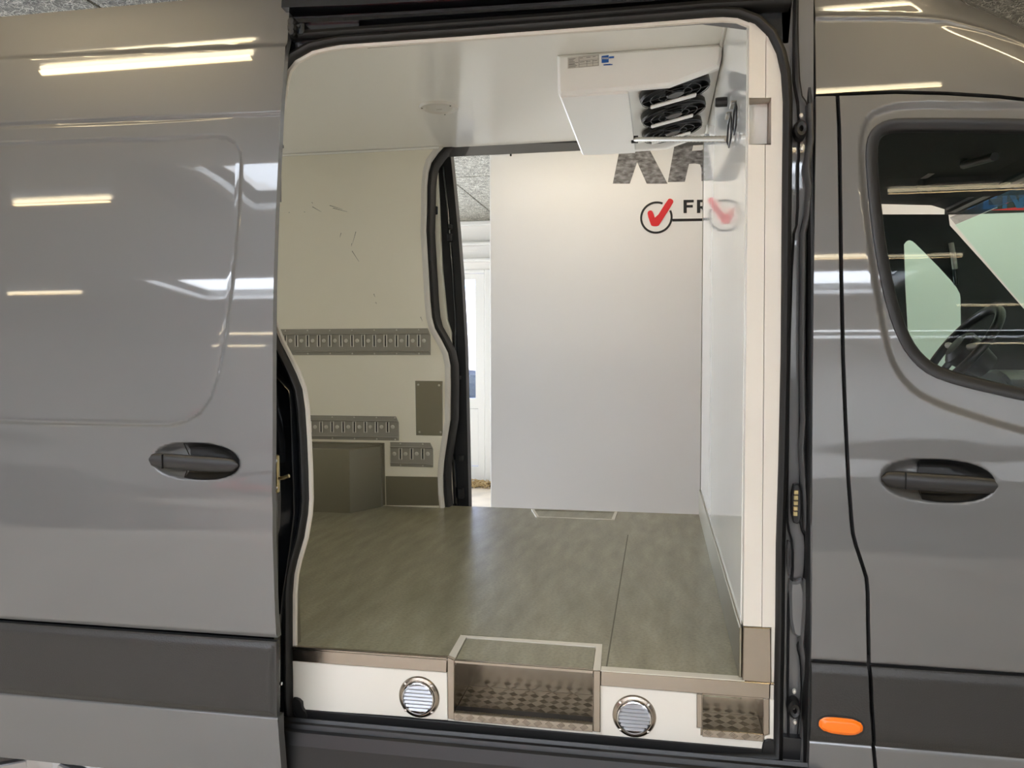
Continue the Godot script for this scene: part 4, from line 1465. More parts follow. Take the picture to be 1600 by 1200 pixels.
func build_sill() -> void:
	var s := Shape.new()
	# edge angle of the floor, in two lengths either side of the step
	s.slab(outline([456.5, 1010.5, 699, 1027.5, 698, 1051.3, 457, 1033.5], .006), at_z(.006), .012, .002)
	put("floor_edge", s, M.steel, van, "bright steel angle along the floor edge")
	s = Shape.new()
	s.slab(outline([938.5, 1047.7, 1203.5, 1068, 1203, 1092.5, 938, 1071.8], .006), at_z(.006), .012, .002)
	put("floor_edge", s, M.steel, van)
	s = Shape.new()
	s.slab(outline([1203.5, 1067, 1211.5, 1068, 1211.5, 1071, 1203.5, 1071], .004), at_z(.004), .012, .001)
	put("edge_end", s, M.steel, van)
	s = Shape.new()
	var e0 := pz(938.5, 1047.7, .006).x
	var e1 := pz(1203, 1068, .006).x
	s.block(Vector3(e0, FLOOR_Y - .001, -.022), Vector3(e1 - .06, FLOOR_Y + .0015, .006), .0005)
	put("edge_top", s, M.zinc_light, van)
	s = Shape.new()
	s.block(Vector3(pz(458, 1010.5, .006).x, FLOOR_Y - .001, -.010), Vector3(pz(699, 1027.5, .006).x, FLOOR_Y + .0015, .006), .0005)
	put("edge_top", s, M.zinc_light, van)
	# white panels
	s = Shape.new()
	s.slab(outline([457, 1033, 698.5, 1051, 699.5, 1125.5, 660, 1123, 640, 1120.5, 478, 1109.5, 474.5, 1105, 473.5, 1095.5, 468.5, 1091, 459, 1090], 0), at_z(0), .02, .001)
	put("sill_panel", s, M.sill_white, van, "white sill panel under the floor edge")
	s = Shape.new()
	s.slab(outline([938, 1071, 1089, 1084, 1089, 1137.5, 1096.2, 1138.5, 1096.5, 1149.5, 1192, 1157.5, 1194, 1150, 1202.5, 1148, 1202.5, 1093, 1210, 1094, 1209.5, 1155, 1200, 1154.5, 1194, 1157.5, 1191, 1172.5, 1120, 1166, 1031, 1157.5, 937.5, 1149], 0), at_z(0), .02, .001)
	put("sill_panel", s, M.sill_white, van)
	s = Shape.new()
	s.slab(outline([709, 1123, 928, 1143.5, 938, 1144.5, 938, 1149, 700, 1126, 700, 1122.5], 0), at_z(-.001), .02)
	put("sill_panel", s, M.sill_white, van)
	# main step
	step([710, 1034, 926, 1052], [710, 1112, 926.5, 1129.5], [710, 1123, 926.5, 1143], [729.3, 1070.6, 926.5, 1086.5], "step", "steel step with checker plate tread between the two vents")
	var st: Node = van.get_node("step")
	s = Shape.new()
	s.slab(outline([698.8, 1027, 709.8, 1031.5, 709.8, 1125.5, 699.8, 1123], .008), at_z(.008), .014, .0015)
	put("step_side", s, M.steel, st)
	s = Shape.new()
	s.slab(outline([927, 1047.6, 938.2, 1048.2, 938, 1144.8, 927, 1143.6], .008), at_z(.008), .014, .0015)
	put("step_side", s, M.steel, st)
	# cover over the step with its steel rim
	var y := FLOOR_Y + .002
	var o := [ph(699.3, 1027, y), ph(719.7, 992, y), ph(941, 1006.4, y), ph(938.2, 1047.8, y)]
	var i := [ph(709.5, 1031.7, y), ph(728.3, 995.5, y), ph(931.3, 1010.2, y), ph(926.8, 1047.5, y)]
	s = Shape.new()
	for k in 3:
		s.quad(o[k], o[k + 1], i[k + 1], i[k], Vector3.UP)
		s.flat(o[k], o[k + 1], o[k + 1] - Vector3(0, .004, 0), o[k] - Vector3(0, .004, 0), (o[0] + o[2]) / 2.0)
		s.flat(i[k], i[k + 1], i[k + 1] - Vector3(0, .02, 0), i[k] - Vector3(0, .02, 0), i[k] + (i[k] - (i[0] + i[2]) / 2.0))
	put("cover_rim", s, M.zinc_light, st)
	s = Shape.new()
	var cover := PackedVector2Array()
	for k in 4:
		var p: Vector3 = i[k].lerp((i[0] + i[1] + i[2] + i[3]) / 4.0, .012)
		cover.append(Vector2(p.x, p.z if k in [1, 2] else .002))
	s.slab(cover, Transform3D(Basis(Vector3(1, 0, 0), Vector3(0, 0, 1), Vector3(0, 1, 0)), Vector3(0, FLOOR_Y - .001, 0)), .006)
	put("step_cover", s, M.resin, st, "resin topped lid of the step")
	s = Shape.new()
	s.slab(outline([710, 1031.8, 926.8, 1047.6, 926.5, 1053, 710, 1036.2], .006), at_z(.006), .01, .001)
	put("cover_lip", s, M.steel, st)
	# small step at the front end
	step([1097, 1084, 1193, 1092.5], [1097.3, 1137, 1192, 1145], [1096.8, 1149, 1191.6, 1157], [1098, 1112.5, 1187, 1118.8], "small_step", "small steel step beside the front jamb")
	var sm: Node = van.get_node("small_step")
	s = Shape.new()
	s.slab(outline([1088.6, 1084.4, 1097, 1085.3, 1096.6, 1138, 1088.8, 1136.5], .004), at_z(.004), .010, .001)
	put("step_side", s, M.steel, sm)
	s = Shape.new()
	s.slab(outline([1192.6, 1092, 1202, 1093, 1202, 1147.5, 1192.8, 1150], .004), at_z(.004), .010, .001)
	put("step_side", s, M.steel, sm)
	# black sill and track
	var prof_sill := [Vector2(.006, .64), Vector2(.010, .588), Vector2(.016, .578), Vector2(.034, .578), Vector2(.038, .598), Vector2(.046, .601), Vector2(.050, .592), Vector2(.056, .590), Vector2(.060, .596), Vector2(.066, .594), Vector2(.070, .582), Vector2(.076, .580), Vector2(.080, .586), Vector2(.086, .582), Vector2(.095, .55), Vector2(.10, .40), Vector2(-.02, .40), Vector2(-.02, .64)]
	var poly := PackedVector2Array()
	for q in prof_sill: poly.append(q)
	var a := pz(452, 1140, .0).x
	var b := pz(1214, 1170, .0).x
	s = Shape.new()
	s.slab(poly, Transform3D(Basis(Vector3(0, 0, 1), Vector3(0, 1, 0), Vector3(1, 0, 0)), Vector3(b + .1, 0, -.012)), b - a + .3)
	var sill := put("door_sill", s, M.sill_black, van, "black door sill with the lower door track")
	s = Shape.new()
	s.block(Vector3(a, .575, -.002), Vector3(b, .61, .0035), .002)
	put("sill_lip", s, M.rubber, sill)
	s = Shape.new()
	var rng := RandomNumberGenerator.new()
	rng.seed = 12
	for k in 90:
		var p := Vector3(rng.randf_range(a + .1, b - .05), .5785, rng.randf_range(.006, .020))
		s.block(p + Vector3(-.004, -.001, -.0015), p + Vector3(rng.randf_range(.0, .012), .0012, .0015))
	var dirt := put("track_dirt", s, M.scuff, sill)
	dirt.set_meta("kind", "stuff")
	# rubber corner pieces at the ends of the sill
	s = Shape.new()
	s.slab(rounded(outline([456, 1090, 466, 1091, 472, 1097, 473, 1107, 480, 1114, 480, 1126, 462, 1122, 455, 1108], .006), 1), at_z(.006), .03, .003)
	put("sill_corner", s, M.rubber, sill)
	s = Shape.new()
	s.slab(rounded(outline([1193, 1158, 1202, 1155, 1212, 1158, 1212, 1185, 1190, 1190, 1190, 1174], .006), 1), at_z(.006), .03, .003)
	put("sill_corner", s, M.rubber, sill)

func step(top: Array, tread: Array, lip: Array, back: Array, called: String, label: String) -> void:
	var yt := pz(tread[0], tread[1], 0).y
	var yt2 := pz(tread[2], tread[3], 0).y
	yt = (yt + yt2) / 2
	var bz := ph((back[0] + back[2]) / 2, (back[1] + back[3]) / 2, yt).z
	var x0 := pz(tread[0], tread[1], 0).x
	var x1 := pz(tread[2], tread[3], 0).x
	var ytop := (pz(top[0], top[1], 0).y + pz(top[2], top[3], 0).y) / 2
	var ylip := (pz(lip[0], lip[1], 0).y + pz(lip[2], lip[3], 0).y) / 2
	var s := Shape.new()
	# box: back wall, two side walls and the underside of the cover
	s.block(Vector3(x0 - .004, ylip, bz - .004), Vector3(x1 + .004, ytop, bz))
	s.block(Vector3(x0 - .004, ylip, bz), Vector3(x0, ytop, .0))
	s.block(Vector3(x1, ylip, bz), Vector3(x1 + .004, ytop, .0))
	s.block(Vector3(x0, ytop - .002, bz), Vector3(x1, ytop + .002, -.002))
	var o := put(called, s, M.steel, van, label)
	s = Shape.new()
	s.block(Vector3(x0, yt - .004, bz), Vector3(x1, yt, .006), .001)
	put("tread", s, M.tread, o)
	s = Shape.new()
	s.block(Vector3(x0, ylip, .002), Vector3(x1, yt - .0005, .0075), .001)
	put("tread_lip", s, M.steel, o)
	# raised bars of the checker plate in fives, alternate groups crossing
	s = Shape.new()
	var lip_bars := Shape.new()
	var pitch := .030
	var nx := int((x1 - x0) / pitch) + 1
	var nz := int(-bz / pitch) + 1
	for face in 2:
		for gx in nx:
			for gz in (nz if face == 0 else 1):
				var turned := (gx + gz) % 2 == 0
				for k in 5:
					var t := (k - 2) * .0044
					var c := Vector2(x0 + (gx + .5) * pitch, (gz + .5) * pitch)
					var d := Vector2(1, .9).normalized() if turned else Vector2(1, -.9).normalized()
					var nrm := Vector2(-d.y, d.x)
					var p := c + nrm * t
					var l := .0088
					if p.x - l < x0 or p.x + l > x1: continue
					if face == 0:
						if p.y + .006 > -bz: continue
						var xf := Transform3D(Basis(Vector3(d.x, 0, -d.y), Vector3(0, 1, 0), Vector3(d.y, 0, d.x)), Vector3(p.x, yt, .004 - p.y))
						s.block(Vector3(-l, -.001, -.0009), Vector3(l, .0009, .0009), .0005, xf)
					else:
						var py := ylip + (yt - ylip) / 2 + (p.y - pitch / 2) * .62
						if py + .003 > yt or py - .003 < ylip: continue
						var xf := Transform3D(Basis(Vector3(d.x, d.y, 0), Vector3(-d.y, d.x, 0), Vector3(0, 0, 1)), Vector3(p.x, py, .0075))
						lip_bars.block(Vector3(-l * .7, -.0009, -.001), Vector3(l * .7, .0009, .0010), .0005, xf)
	var bars := put("tread_bars", s, M.tread, o)
	bars.set_meta("kind", "stuff")
	bars = put("lip_bars", lip_bars, M.steel, o)
	bars.set_meta("kind", "stuff")

func build_shell() -> void:
	# rear quarter behind the open door, roof, rear doors, wheel
	var s := Shape.new()
	var wc := pz(62, 1330, -.02)
	wc = Vector3(pz(60, 1190, -.03).x, .355, -.03)
	var arch := PackedVector2Array()
	for k in 24:
		var g := PI * k / 23.0
		arch.append(Vector2(wc.x + cos(g) * .43, .36 + sin(g) * .43))
	var quarter := PackedVector2Array([Vector2(-3.12, .40), Vector2(wc.x - .43, .40), Vector2(wc.x - .43, .36)])
	quarter = PackedVector2Array([Vector2(-3.12, .38)])
	for k in range(23, -1, -1): quarter.append(arch[k] + Vector2(0, .02))
	quarter.append_array(PackedVector2Array([Vector2(-1.10, .38), Vector2(-1.06, 2.45), Vector2(-3.12, 2.45)]))
	s.skin(quarter, [], func(_x: float, y: float) -> float: return prof(y) - .015, .05, plain, .03)
	put("rear_quarter", s, M.paint, van)
	s = Shape.new()
	s.slab(PackedVector2Array([Vector2(-.085, 2.455), Vector2(-.20, 2.545), Vector2(-.38, 2.65), Vector2(-.6, 2.70), Vector2(-1.0, 2.73), Vector2(-1.5, 2.72), Vector2(-1.85, 2.68), Vector2(-2.04, 2.60), Vector2(-2.05, 2.64), Vector2(-1.86, 2.71), Vector2(-1.5, 2.75), Vector2(-1.0, 2.76), Vector2(-.6, 2.73), Vector2(-.37, 2.67), Vector2(-.19, 2.565), Vector2(-.07, 2.465)]), Transform3D(Basis(Vector3(0, 0, 1), Vector3(0, 1, 0), Vector3(1, 0, 0)), Vector3(.44, 0, 0)), 3.56)
	put("roof", s, M.paint, van)
	# the rear doors stand open behind the van
	for z in [-2.0, -.04]:
		s = Shape.new()
		s.block(Vector3(-4.08, .5, z - .03), Vector3(-3.13, 2.65, z + .03), .015)
		put("rear_door", s, M.paint, van)
	s = Shape.new()
	var xf := Transform3D(Basis(), wc)
	s.lathe([Vector2(.22, .0), Vector2(.25, .012), Vector2(.31, .010), Vector2(.345, -.02), Vector2(.352, -.06), Vector2(.352, -.18), Vector2(.33, -.22), Vector2(.22, -.22)], xf, 48)
	var ty := put("rear_wheel", s, M.tyre, van, "rear wheel with silver alloy rim")
	s = Shape.new()
	s.lathe([Vector2(.225, .004), Vector2(.215, .006), Vector2(.205, -.01), Vector2(.20, -.06), Vector2(.20, -.16)], xf, 48)
	put("rim", s, M.alloy, ty)
	for k in 10:
		s = Shape.new()
		var g := TAU * (k + .5) / 10
		var d := Vector2(cos(g), sin(g))
		var n := Vector2(-d.y, d.x)
		s.slab(PackedVector2Array([d * .05 + n * .018, d * .205 + n * .026, d * .208 - n * .026, d * .05 - n * .018]), Transform3D(Basis(), wc + Vector3(0, 0, -.012)), .03, .004)
		put("spoke", s, M.alloy, ty)
	s = Shape.new()
	s.lathe([Vector2(0, .0), Vector2(.045, -.004), Vector2(.06, -.015), Vector2(.06, -.05)], xf, 24)
	put("hub_cap", s, M.alloy, ty)
	s = Shape.new()
	s.block(Vector3(-3.0, .35, -1.95), Vector3(.36, .70, -.35))
	put("underbody", s, M.shadow_gap, van)

func build_cab() -> void:
	var s := Shape.new()
	# back of the cab, roof lining
	s.block(Vector3(.27, .5, -1.98), Vector3(.33, 2.38, -.06))
	put("cab_back_wall", s, M.cab_dark, van)
	s = Shape.new()
	var roof_p := [[.3, 2.27], [.9, 2.27], [1.22, 2.25], [1.33, 2.21], [1.34, 2.225], [1.2, 2.275], [.3, 2.30]]
	var poly := PackedVector2Array()
	for q in roof_p: poly.append(Vector2(q[0], q[1]))
	s.slab(poly, at_z(-.15), 1.77, .0)
	var hl := put("headliner", s, M.headliner, van, "dark roof lining of the cab")
	s = Shape.new()
	for z in [-.55, -.95, -1.35]:
		s.block(Vector3(.32, 2.272, z - .006), Vector3(1.2, 2.279, z + .006), .002)
	put("lining_seam", s, M.cab_black, hl)
	# overhead console with mirror bracket
	s = Shape.new()
	var con := rounded(PackedVector2Array([Vector2(-.20, -.1), Vector2(.2, -.1), Vector2(.26, 0), Vector2(.2, .1), Vector2(-.20, .1), Vector2(-.26, 0)]), 2)
	var cpos := ph(1540, 296, 2.22)
	s.slab(con, Transform3D(Basis(Vector3(1, 0, 0), Vector3(0, 0, 1), Vector3(0, -1, 0)), Vector3(cpos.x, 2.205, cpos.z)), .08, .03)
	put("overhead_console", s, M.headliner, hl)
	s = Shape.new()
	var lp := ph(1452, 272, 2.27)
	s.block(Vector3(lp.x - .02, 2.262, lp.z - .05), Vector3(lp.x + .02, 2.28, lp.z + .05), .004)
	put("roof_lamp", s, M.zinc_light, hl)
	s = Shape.new()
	var g0 := ph(1506, 258, 2.24)
	var g1 := ph(1600, 232, 2.2)
	s.tube(PackedVector3Array([g0 + Vector3(0, .03, 0), g0, g0.lerp(g1, .55)]), .014, 8)
	put("grab_handle", s, M.cab_black, hl)
	# far side of the cab: pillar, door and its window opening
	var fz := -1.90
	s = Shape.new()
	var wall := outline([1330, 335, 1482, 335, 1484, 352, 1540, 414, 1608, 492, 1668, 560, 1760, 640, 1760, 1100, 1330, 1100], fz)
	var hole := rounded(outline([1411, 384, 1417, 376, 1424, 375, 1433, 382, 1480, 430, 1500, 455, 1502, 470, 1502, 620, 1424, 620], fz), 1)
	s.slab(wall, at_z(fz), .006, .0, [hole])
	var fd := put("far_cab_door", s, M.cab_dark, van, "driver's door and windscreen pillar seen from inside")
	s = Shape.new()
	s.slab(hole, at_z(fz - .002), .003)
	put("far_window_glass", s, M.tinted_glass, fd)
	# belt handle on the pillar
	s = Shape.new()
	s.tube(PackedVector3Array([pz(1486, 380, fz + .02), pz(1490, 402, fz + .03), pz(1492, 420, fz + .02)]), .012, 8)
	put("pillar_handle", s, M.zinc_light, fd)
	s = Shape.new()
	s.tube(PackedVector3Array([pz(1491, 420, fz + .012), pz(1494, 445, fz + .012)]), .010, 6)
	put("pillar_handle_end", s, M.cab_black, fd)
	# windscreen
	var a := pz(1484, 340, fz)
	var b := pz(1668, 560, fz)
	var nn := Vector3(b.y - a.y, a.x - b.x, 0).normalized() * -1.0
	s = Shape.new()
	var band := .05
	var sp := a.lerp(b, band)
	var tk := nn * .005
	s.quad(sp, b, Vector3(b.x, b.y, -.12), Vector3(sp.x, sp.y, -.12), nn)
	s.quad(sp - tk, b - tk, Vector3(b.x, b.y, -.12) - tk, Vector3(sp.x, sp.y, -.12) - tk, -nn)
	var ws := put("windscreen", s, M.tinted_glass, van, "green tinted windscreen")
	s = Shape.new()
	s.quad(a, sp, Vector3(sp.x, sp.y, -.12), Vector3(a.x, a.y, -.12), nn)
	put("shade_band", s, M.blue_glass, ws, "blue shade band along the top of the windscreen")
	s = Shape.new()
	s.block(Vector3(a.x - .02, a.y + .02, -1.9), Vector3(a.x + .03, a.y + .05, -.16), .01)
	put("windscreen_header", s, M.cab_black, van)
	# dashboard
	s = Shape.new()
	var dash := PackedVector2Array([Vector2(1.36, .55), Vector2(1.24, .62), Vector2(1.20, 1.10), Vector2(1.23, 1.30), Vector2(1.30, 1.39), Vector2(1.42, 1.41), Vector2(1.9, 1.44), Vector2(2.1, 1.40), Vector2(2.1, .55)])
	s.slab(dash, at_z(-.14), 1.74)
	var da := put("dashboard", s, M.cab_black, van, "black dashboard")
	s = Shape.new()
	var hood := PackedVector2Array()
	for k in 13:
		var g := PI * k / 12.0
		hood.append(Vector2(-1.44 - cos(g) * .22, 1.40 + sin(g) * .115))
	s.slab(hood, Transform3D(Basis(Vector3(0, 0, 1), Vector3(0, 1, 0), Vector3(-1, 0, 0)), Vector3(1.30, 0, 0)), .22, .012)
	put("instrument_hood", s, M.cab_black, da)
	s = Shape.new()
	s.block(Vector3(1.24, 1.30, -.98), Vector3(1.30, 1.53, -.62), .02)
	put("centre_screen", s, M.cab_black, da)
	# steering wheel
	var c := pz(1502, 545, -1.42)
	var axis := Vector3(-.80, .60, 0)
	var xf := facing(c, axis)
	var rim := PackedVector3Array()
	for k in 40:
		var g := TAU * k / 40
		rim.append(xf * Vector3(cos(g) * .195, sin(g) * .195, 0))
	s = Shape.new()
	s.tube(rim, .018, 12, true)
	var sw := put("steering_wheel", s, M.cab_black, van, "black steering wheel")
	s = Shape.new()
	s.lathe([Vector2(0, .03), Vector2(.05, .028), Vector2(.075, .01), Vector2(.07, -.03), Vector2(.05, -.12)], xf, 24)
	put("hub", s, M.cab_black, sw)
	for g in [0.1, PI - .1, -PI / 2]:
		s = Shape.new()
		s.tube(PackedVector3Array([xf * Vector3(cos(g) * .06, sin(g) * .06, 0), xf * Vector3(cos(g) * .19, sin(g) * .19, 0)]), .014, 8)
		put("spoke", s, M.zinc_light if g > 0 else M.cab_black, sw)
	# seats and near door lining
	for q in [[-.45, "passenger_seat"], [-1.42, "driver_seat"]]:
		var z: float = q[0]
		s = Shape.new()
		s.block(Vector3(.42, .80, z - .24), Vector3(.92, .98, z + .24), .05)
		var seat := put(q[1], s, M.cab_dark, van)
		s = Shape.new()
		s.block(Vector3(.36, .95, z - .23), Vector3(.50, 1.50, z + .23), .05)
		put("backrest", s, M.cab_dark, seat)
	s = Shape.new()
	s.block(Vector3(.42, .5, -.10), Vector3(1.6, 1.40, -.04), .01)
	put("near_door_lining", s, M.cab_black, van)
	s = Shape.new()
	s.block(Vector3(.3, .45, -1.95), Vector3(2.1, .52, -.04))
	put("cab_floor", s, M.cab_black, van)
	s = Shape.new()
	s.block(Vector3(2.05, .4, -1.95), Vector3(2.15, 1.36, -.02))
	s.block(Vector3(1.55, .4, -.05), Vector3(2.1, 1.36, -.02))
	put("front_wing", s, M.paint, van)

# ------------------------------------------------------------------ fittings of the load room
func build_fittings() -> void:
	build_evaporator()
	# round lamp in the ceiling
	var c := ph(686, 167, CEIL_Y)
	var t := thing("ceiling_lamp", "round flat white lamp on the load room ceiling", "lamp", c)
	var xf := Transform3D(Basis(Vector3(1, 0, 0), Vector3(0, 0, 1), Vector3(0, -1, 0)), c)
	var s := Shape.new()
	s.lathe([Vector2(.058, .006), Vector2(.066, .012), Vector2(.080, .010), Vector2(.086, 0)], xf, 36)
	put("bezel", s, M.trim_white, t)
	s = Shape.new()
	s.lathe([Vector2(0, .010), Vector2(.03, .009), Vector2(.058, .006)], xf, 36)
	put("lens", s, M.sill_white, t)
	for k in 3:
		s = Shape.new()
		var g := TAU * k / 3 + .6
		s.lathe([Vector2(0, .003), Vector2(.003, .0025), Vector2(.004, 0)], Transform3D(xf.basis, xf * Vector3(cos(g) * .073, sin(g) * .073, .0105)), 8)
		put("screw", s, M.scuff, t)
	s = Shape.new()
	s.block(Vector3(-.012, -.006, .007), Vector3(.012, .006, .012), .002, xf)
	put("switch", s, M.zinc_light, t)
	# tie-down rails
	var rails := [[[430, 514.5, 667, 514], [445, 553.5, 673, 554.5], "upper galvanized lashing rail running along the cream wall", 437.0, 17.35, 534.5, 14], [[470, 648.5, 622, 649.5], [478, 687.5, 623.5, 688.5], "long lower lashing rail just above the steel wheel box", 475.5, 17.3, 669.0, 9], [[610, 690.5, 675.5, 690.8], [611.5, 729, 677, 730], "short lashing rail between wheel box and far doorway", 616.5, 17.4, 711.0, 4]]
	for r in rails:
		var z := FAR_Z + .001
		var a := pz(r[0][0], r[0][1], z)
		var b := pz(r[1][2], r[1][3], z)
		var x0 := a.x
		var x1 := b.x
		var y0 := b.y
		var y1 := a.y
		t = thing("lashing_rail", r[2], "lashing rail", Vector3((x0 + x1) / 2, y0, z), "lashing rails on the far wall")
		s = Shape.new()
		var h := y1 - y0
		s.slab(PackedVector2Array([Vector2(x0, y0), Vector2(x1, y0), Vector2(x1, y0 + h * .75), Vector2(x1 - .015, y1), Vector2(x0, y1)]), at_z(z + .004), .004, .001)
		put("rail_plate", s, M.zinc, t)
		for k in 2:
			s = Shape.new()
			var yy := y0 + h * (.13 if k == 0 else .80)
			s.block(Vector3(x0, yy - .004, z), Vector3(x1 - .004, yy + .004, z + .012), .003)
			put("rail_rib", s, M.zinc, t)
		for k in int(r[6]):
			var p := pz(r[3] + r[4] * k, r[5] - 2, z)
			var n := pz(r[3] + r[4] * (k + .55), r[5] - 2, z)
			if p.x > x0 + .012:
				s = Shape.new()
				s.lathe([Vector2(0, .008), Vector2(.008, .007), Vector2(.011, .003)], Transform3D(Basis(), Vector3(p.x, p.y, z + .001)), 14)
				put("boss", s, M.zinc_light, t)
			if n.x > x0 + .01 and n.x < x1 - .006:
				s = Shape.new()
				for e in [-1, 1]:
					s.block(Vector3(n.x + e * .0065 - .003, n.y - h * .24, z), Vector3(n.x + e * .0065 + .003, n.y + h * .24, z + .009), .002)
				put("slot", s, M.zinc_light, t)
				s = Shape.new()
				s.block(Vector3(n.x - .0035, n.y - h * .20, z + .002), Vector3(n.x + .0035, n.y + h * .20, z + .0048))
				put("slot_opening", s, M.shadow_gap, t)
			if k % 2 == 0:
				for yy in [y0 + h * .05, y1 - h * .06]:
					s = Shape.new()
					s.lathe([Vector2(0, .003), Vector2(.003, .0025), Vector2(.0045, 0)], Transform3D(Basis(), Vector3(minf(n.x, x1 - .02), yy, z + .004)), 8)
					put("rivet", s, M.zinc_light, t)
	# louvred vents in the sill
	for v in [[655.0, 1089.0, 32.0, "round chrome louvred vent in the sill left of the step"], [991.0, 1119.0, 34.5, "round chrome louvred vent in the sill right of the step"]]:
		c = pz(v[0], v[1], 0)
		var r := pz(v[0] + v[2], v[1], 0).x - c.x
		t = thing("round_vent", v[3], "vent", c, "louvred vents in the sill")
		xf = Transform3D(Basis(), c)
		s = Shape.new()
		s.lathe([Vector2(r * .80, .002), Vector2(r * .81, .007), Vector2(r * .84, .007), Vector2(r * .95, .0045), Vector2(r, 0)], xf, 40)
		put("flange", s, M.steel, t)
		s = Shape.new()
		s.lathe([Vector2(r * .70, -.012), Vector2(r * .70, .012), Vector2(r * .73, .015), Vector2(r * .77, .014), Vector2(r * .80, .006)], xf, 40)
		put("rim", s, M.steel_bright, t)
		s = Shape.new()
		s.lathe([Vector2(0, .001), Vector2(r * .72, .001)], xf, 32)
		put("back_plate", s, M.steel, t)
		for k in 7:
			var y := r * (.52 - k * .173)
			var hw := sqrt(maxf(0.0, r * r * .50 - y * y))
			s = Shape.new()
			var tilt := Transform3D(Basis(Vector3.RIGHT, .85), c + Vector3(0, y, .008))
			s.block(Vector3(-hw, -.0010, -.0058), Vector3(hw, .0010, .0058), .0006, tilt)
			put("louvre", s, M.alloy, t)
		for k in 4:
			var g := PI / 4 + PI / 2 * k
			s = Shape.new()
			s.lathe([Vector2(0, .0035), Vector2(.003, .003), Vector2(.0045, .0)], Transform3D(Basis(), c + Vector3(cos(g) * r * .9, sin(g) * r * .9, .005)), 10)
			put("screw", s, M.steel_bright, t)

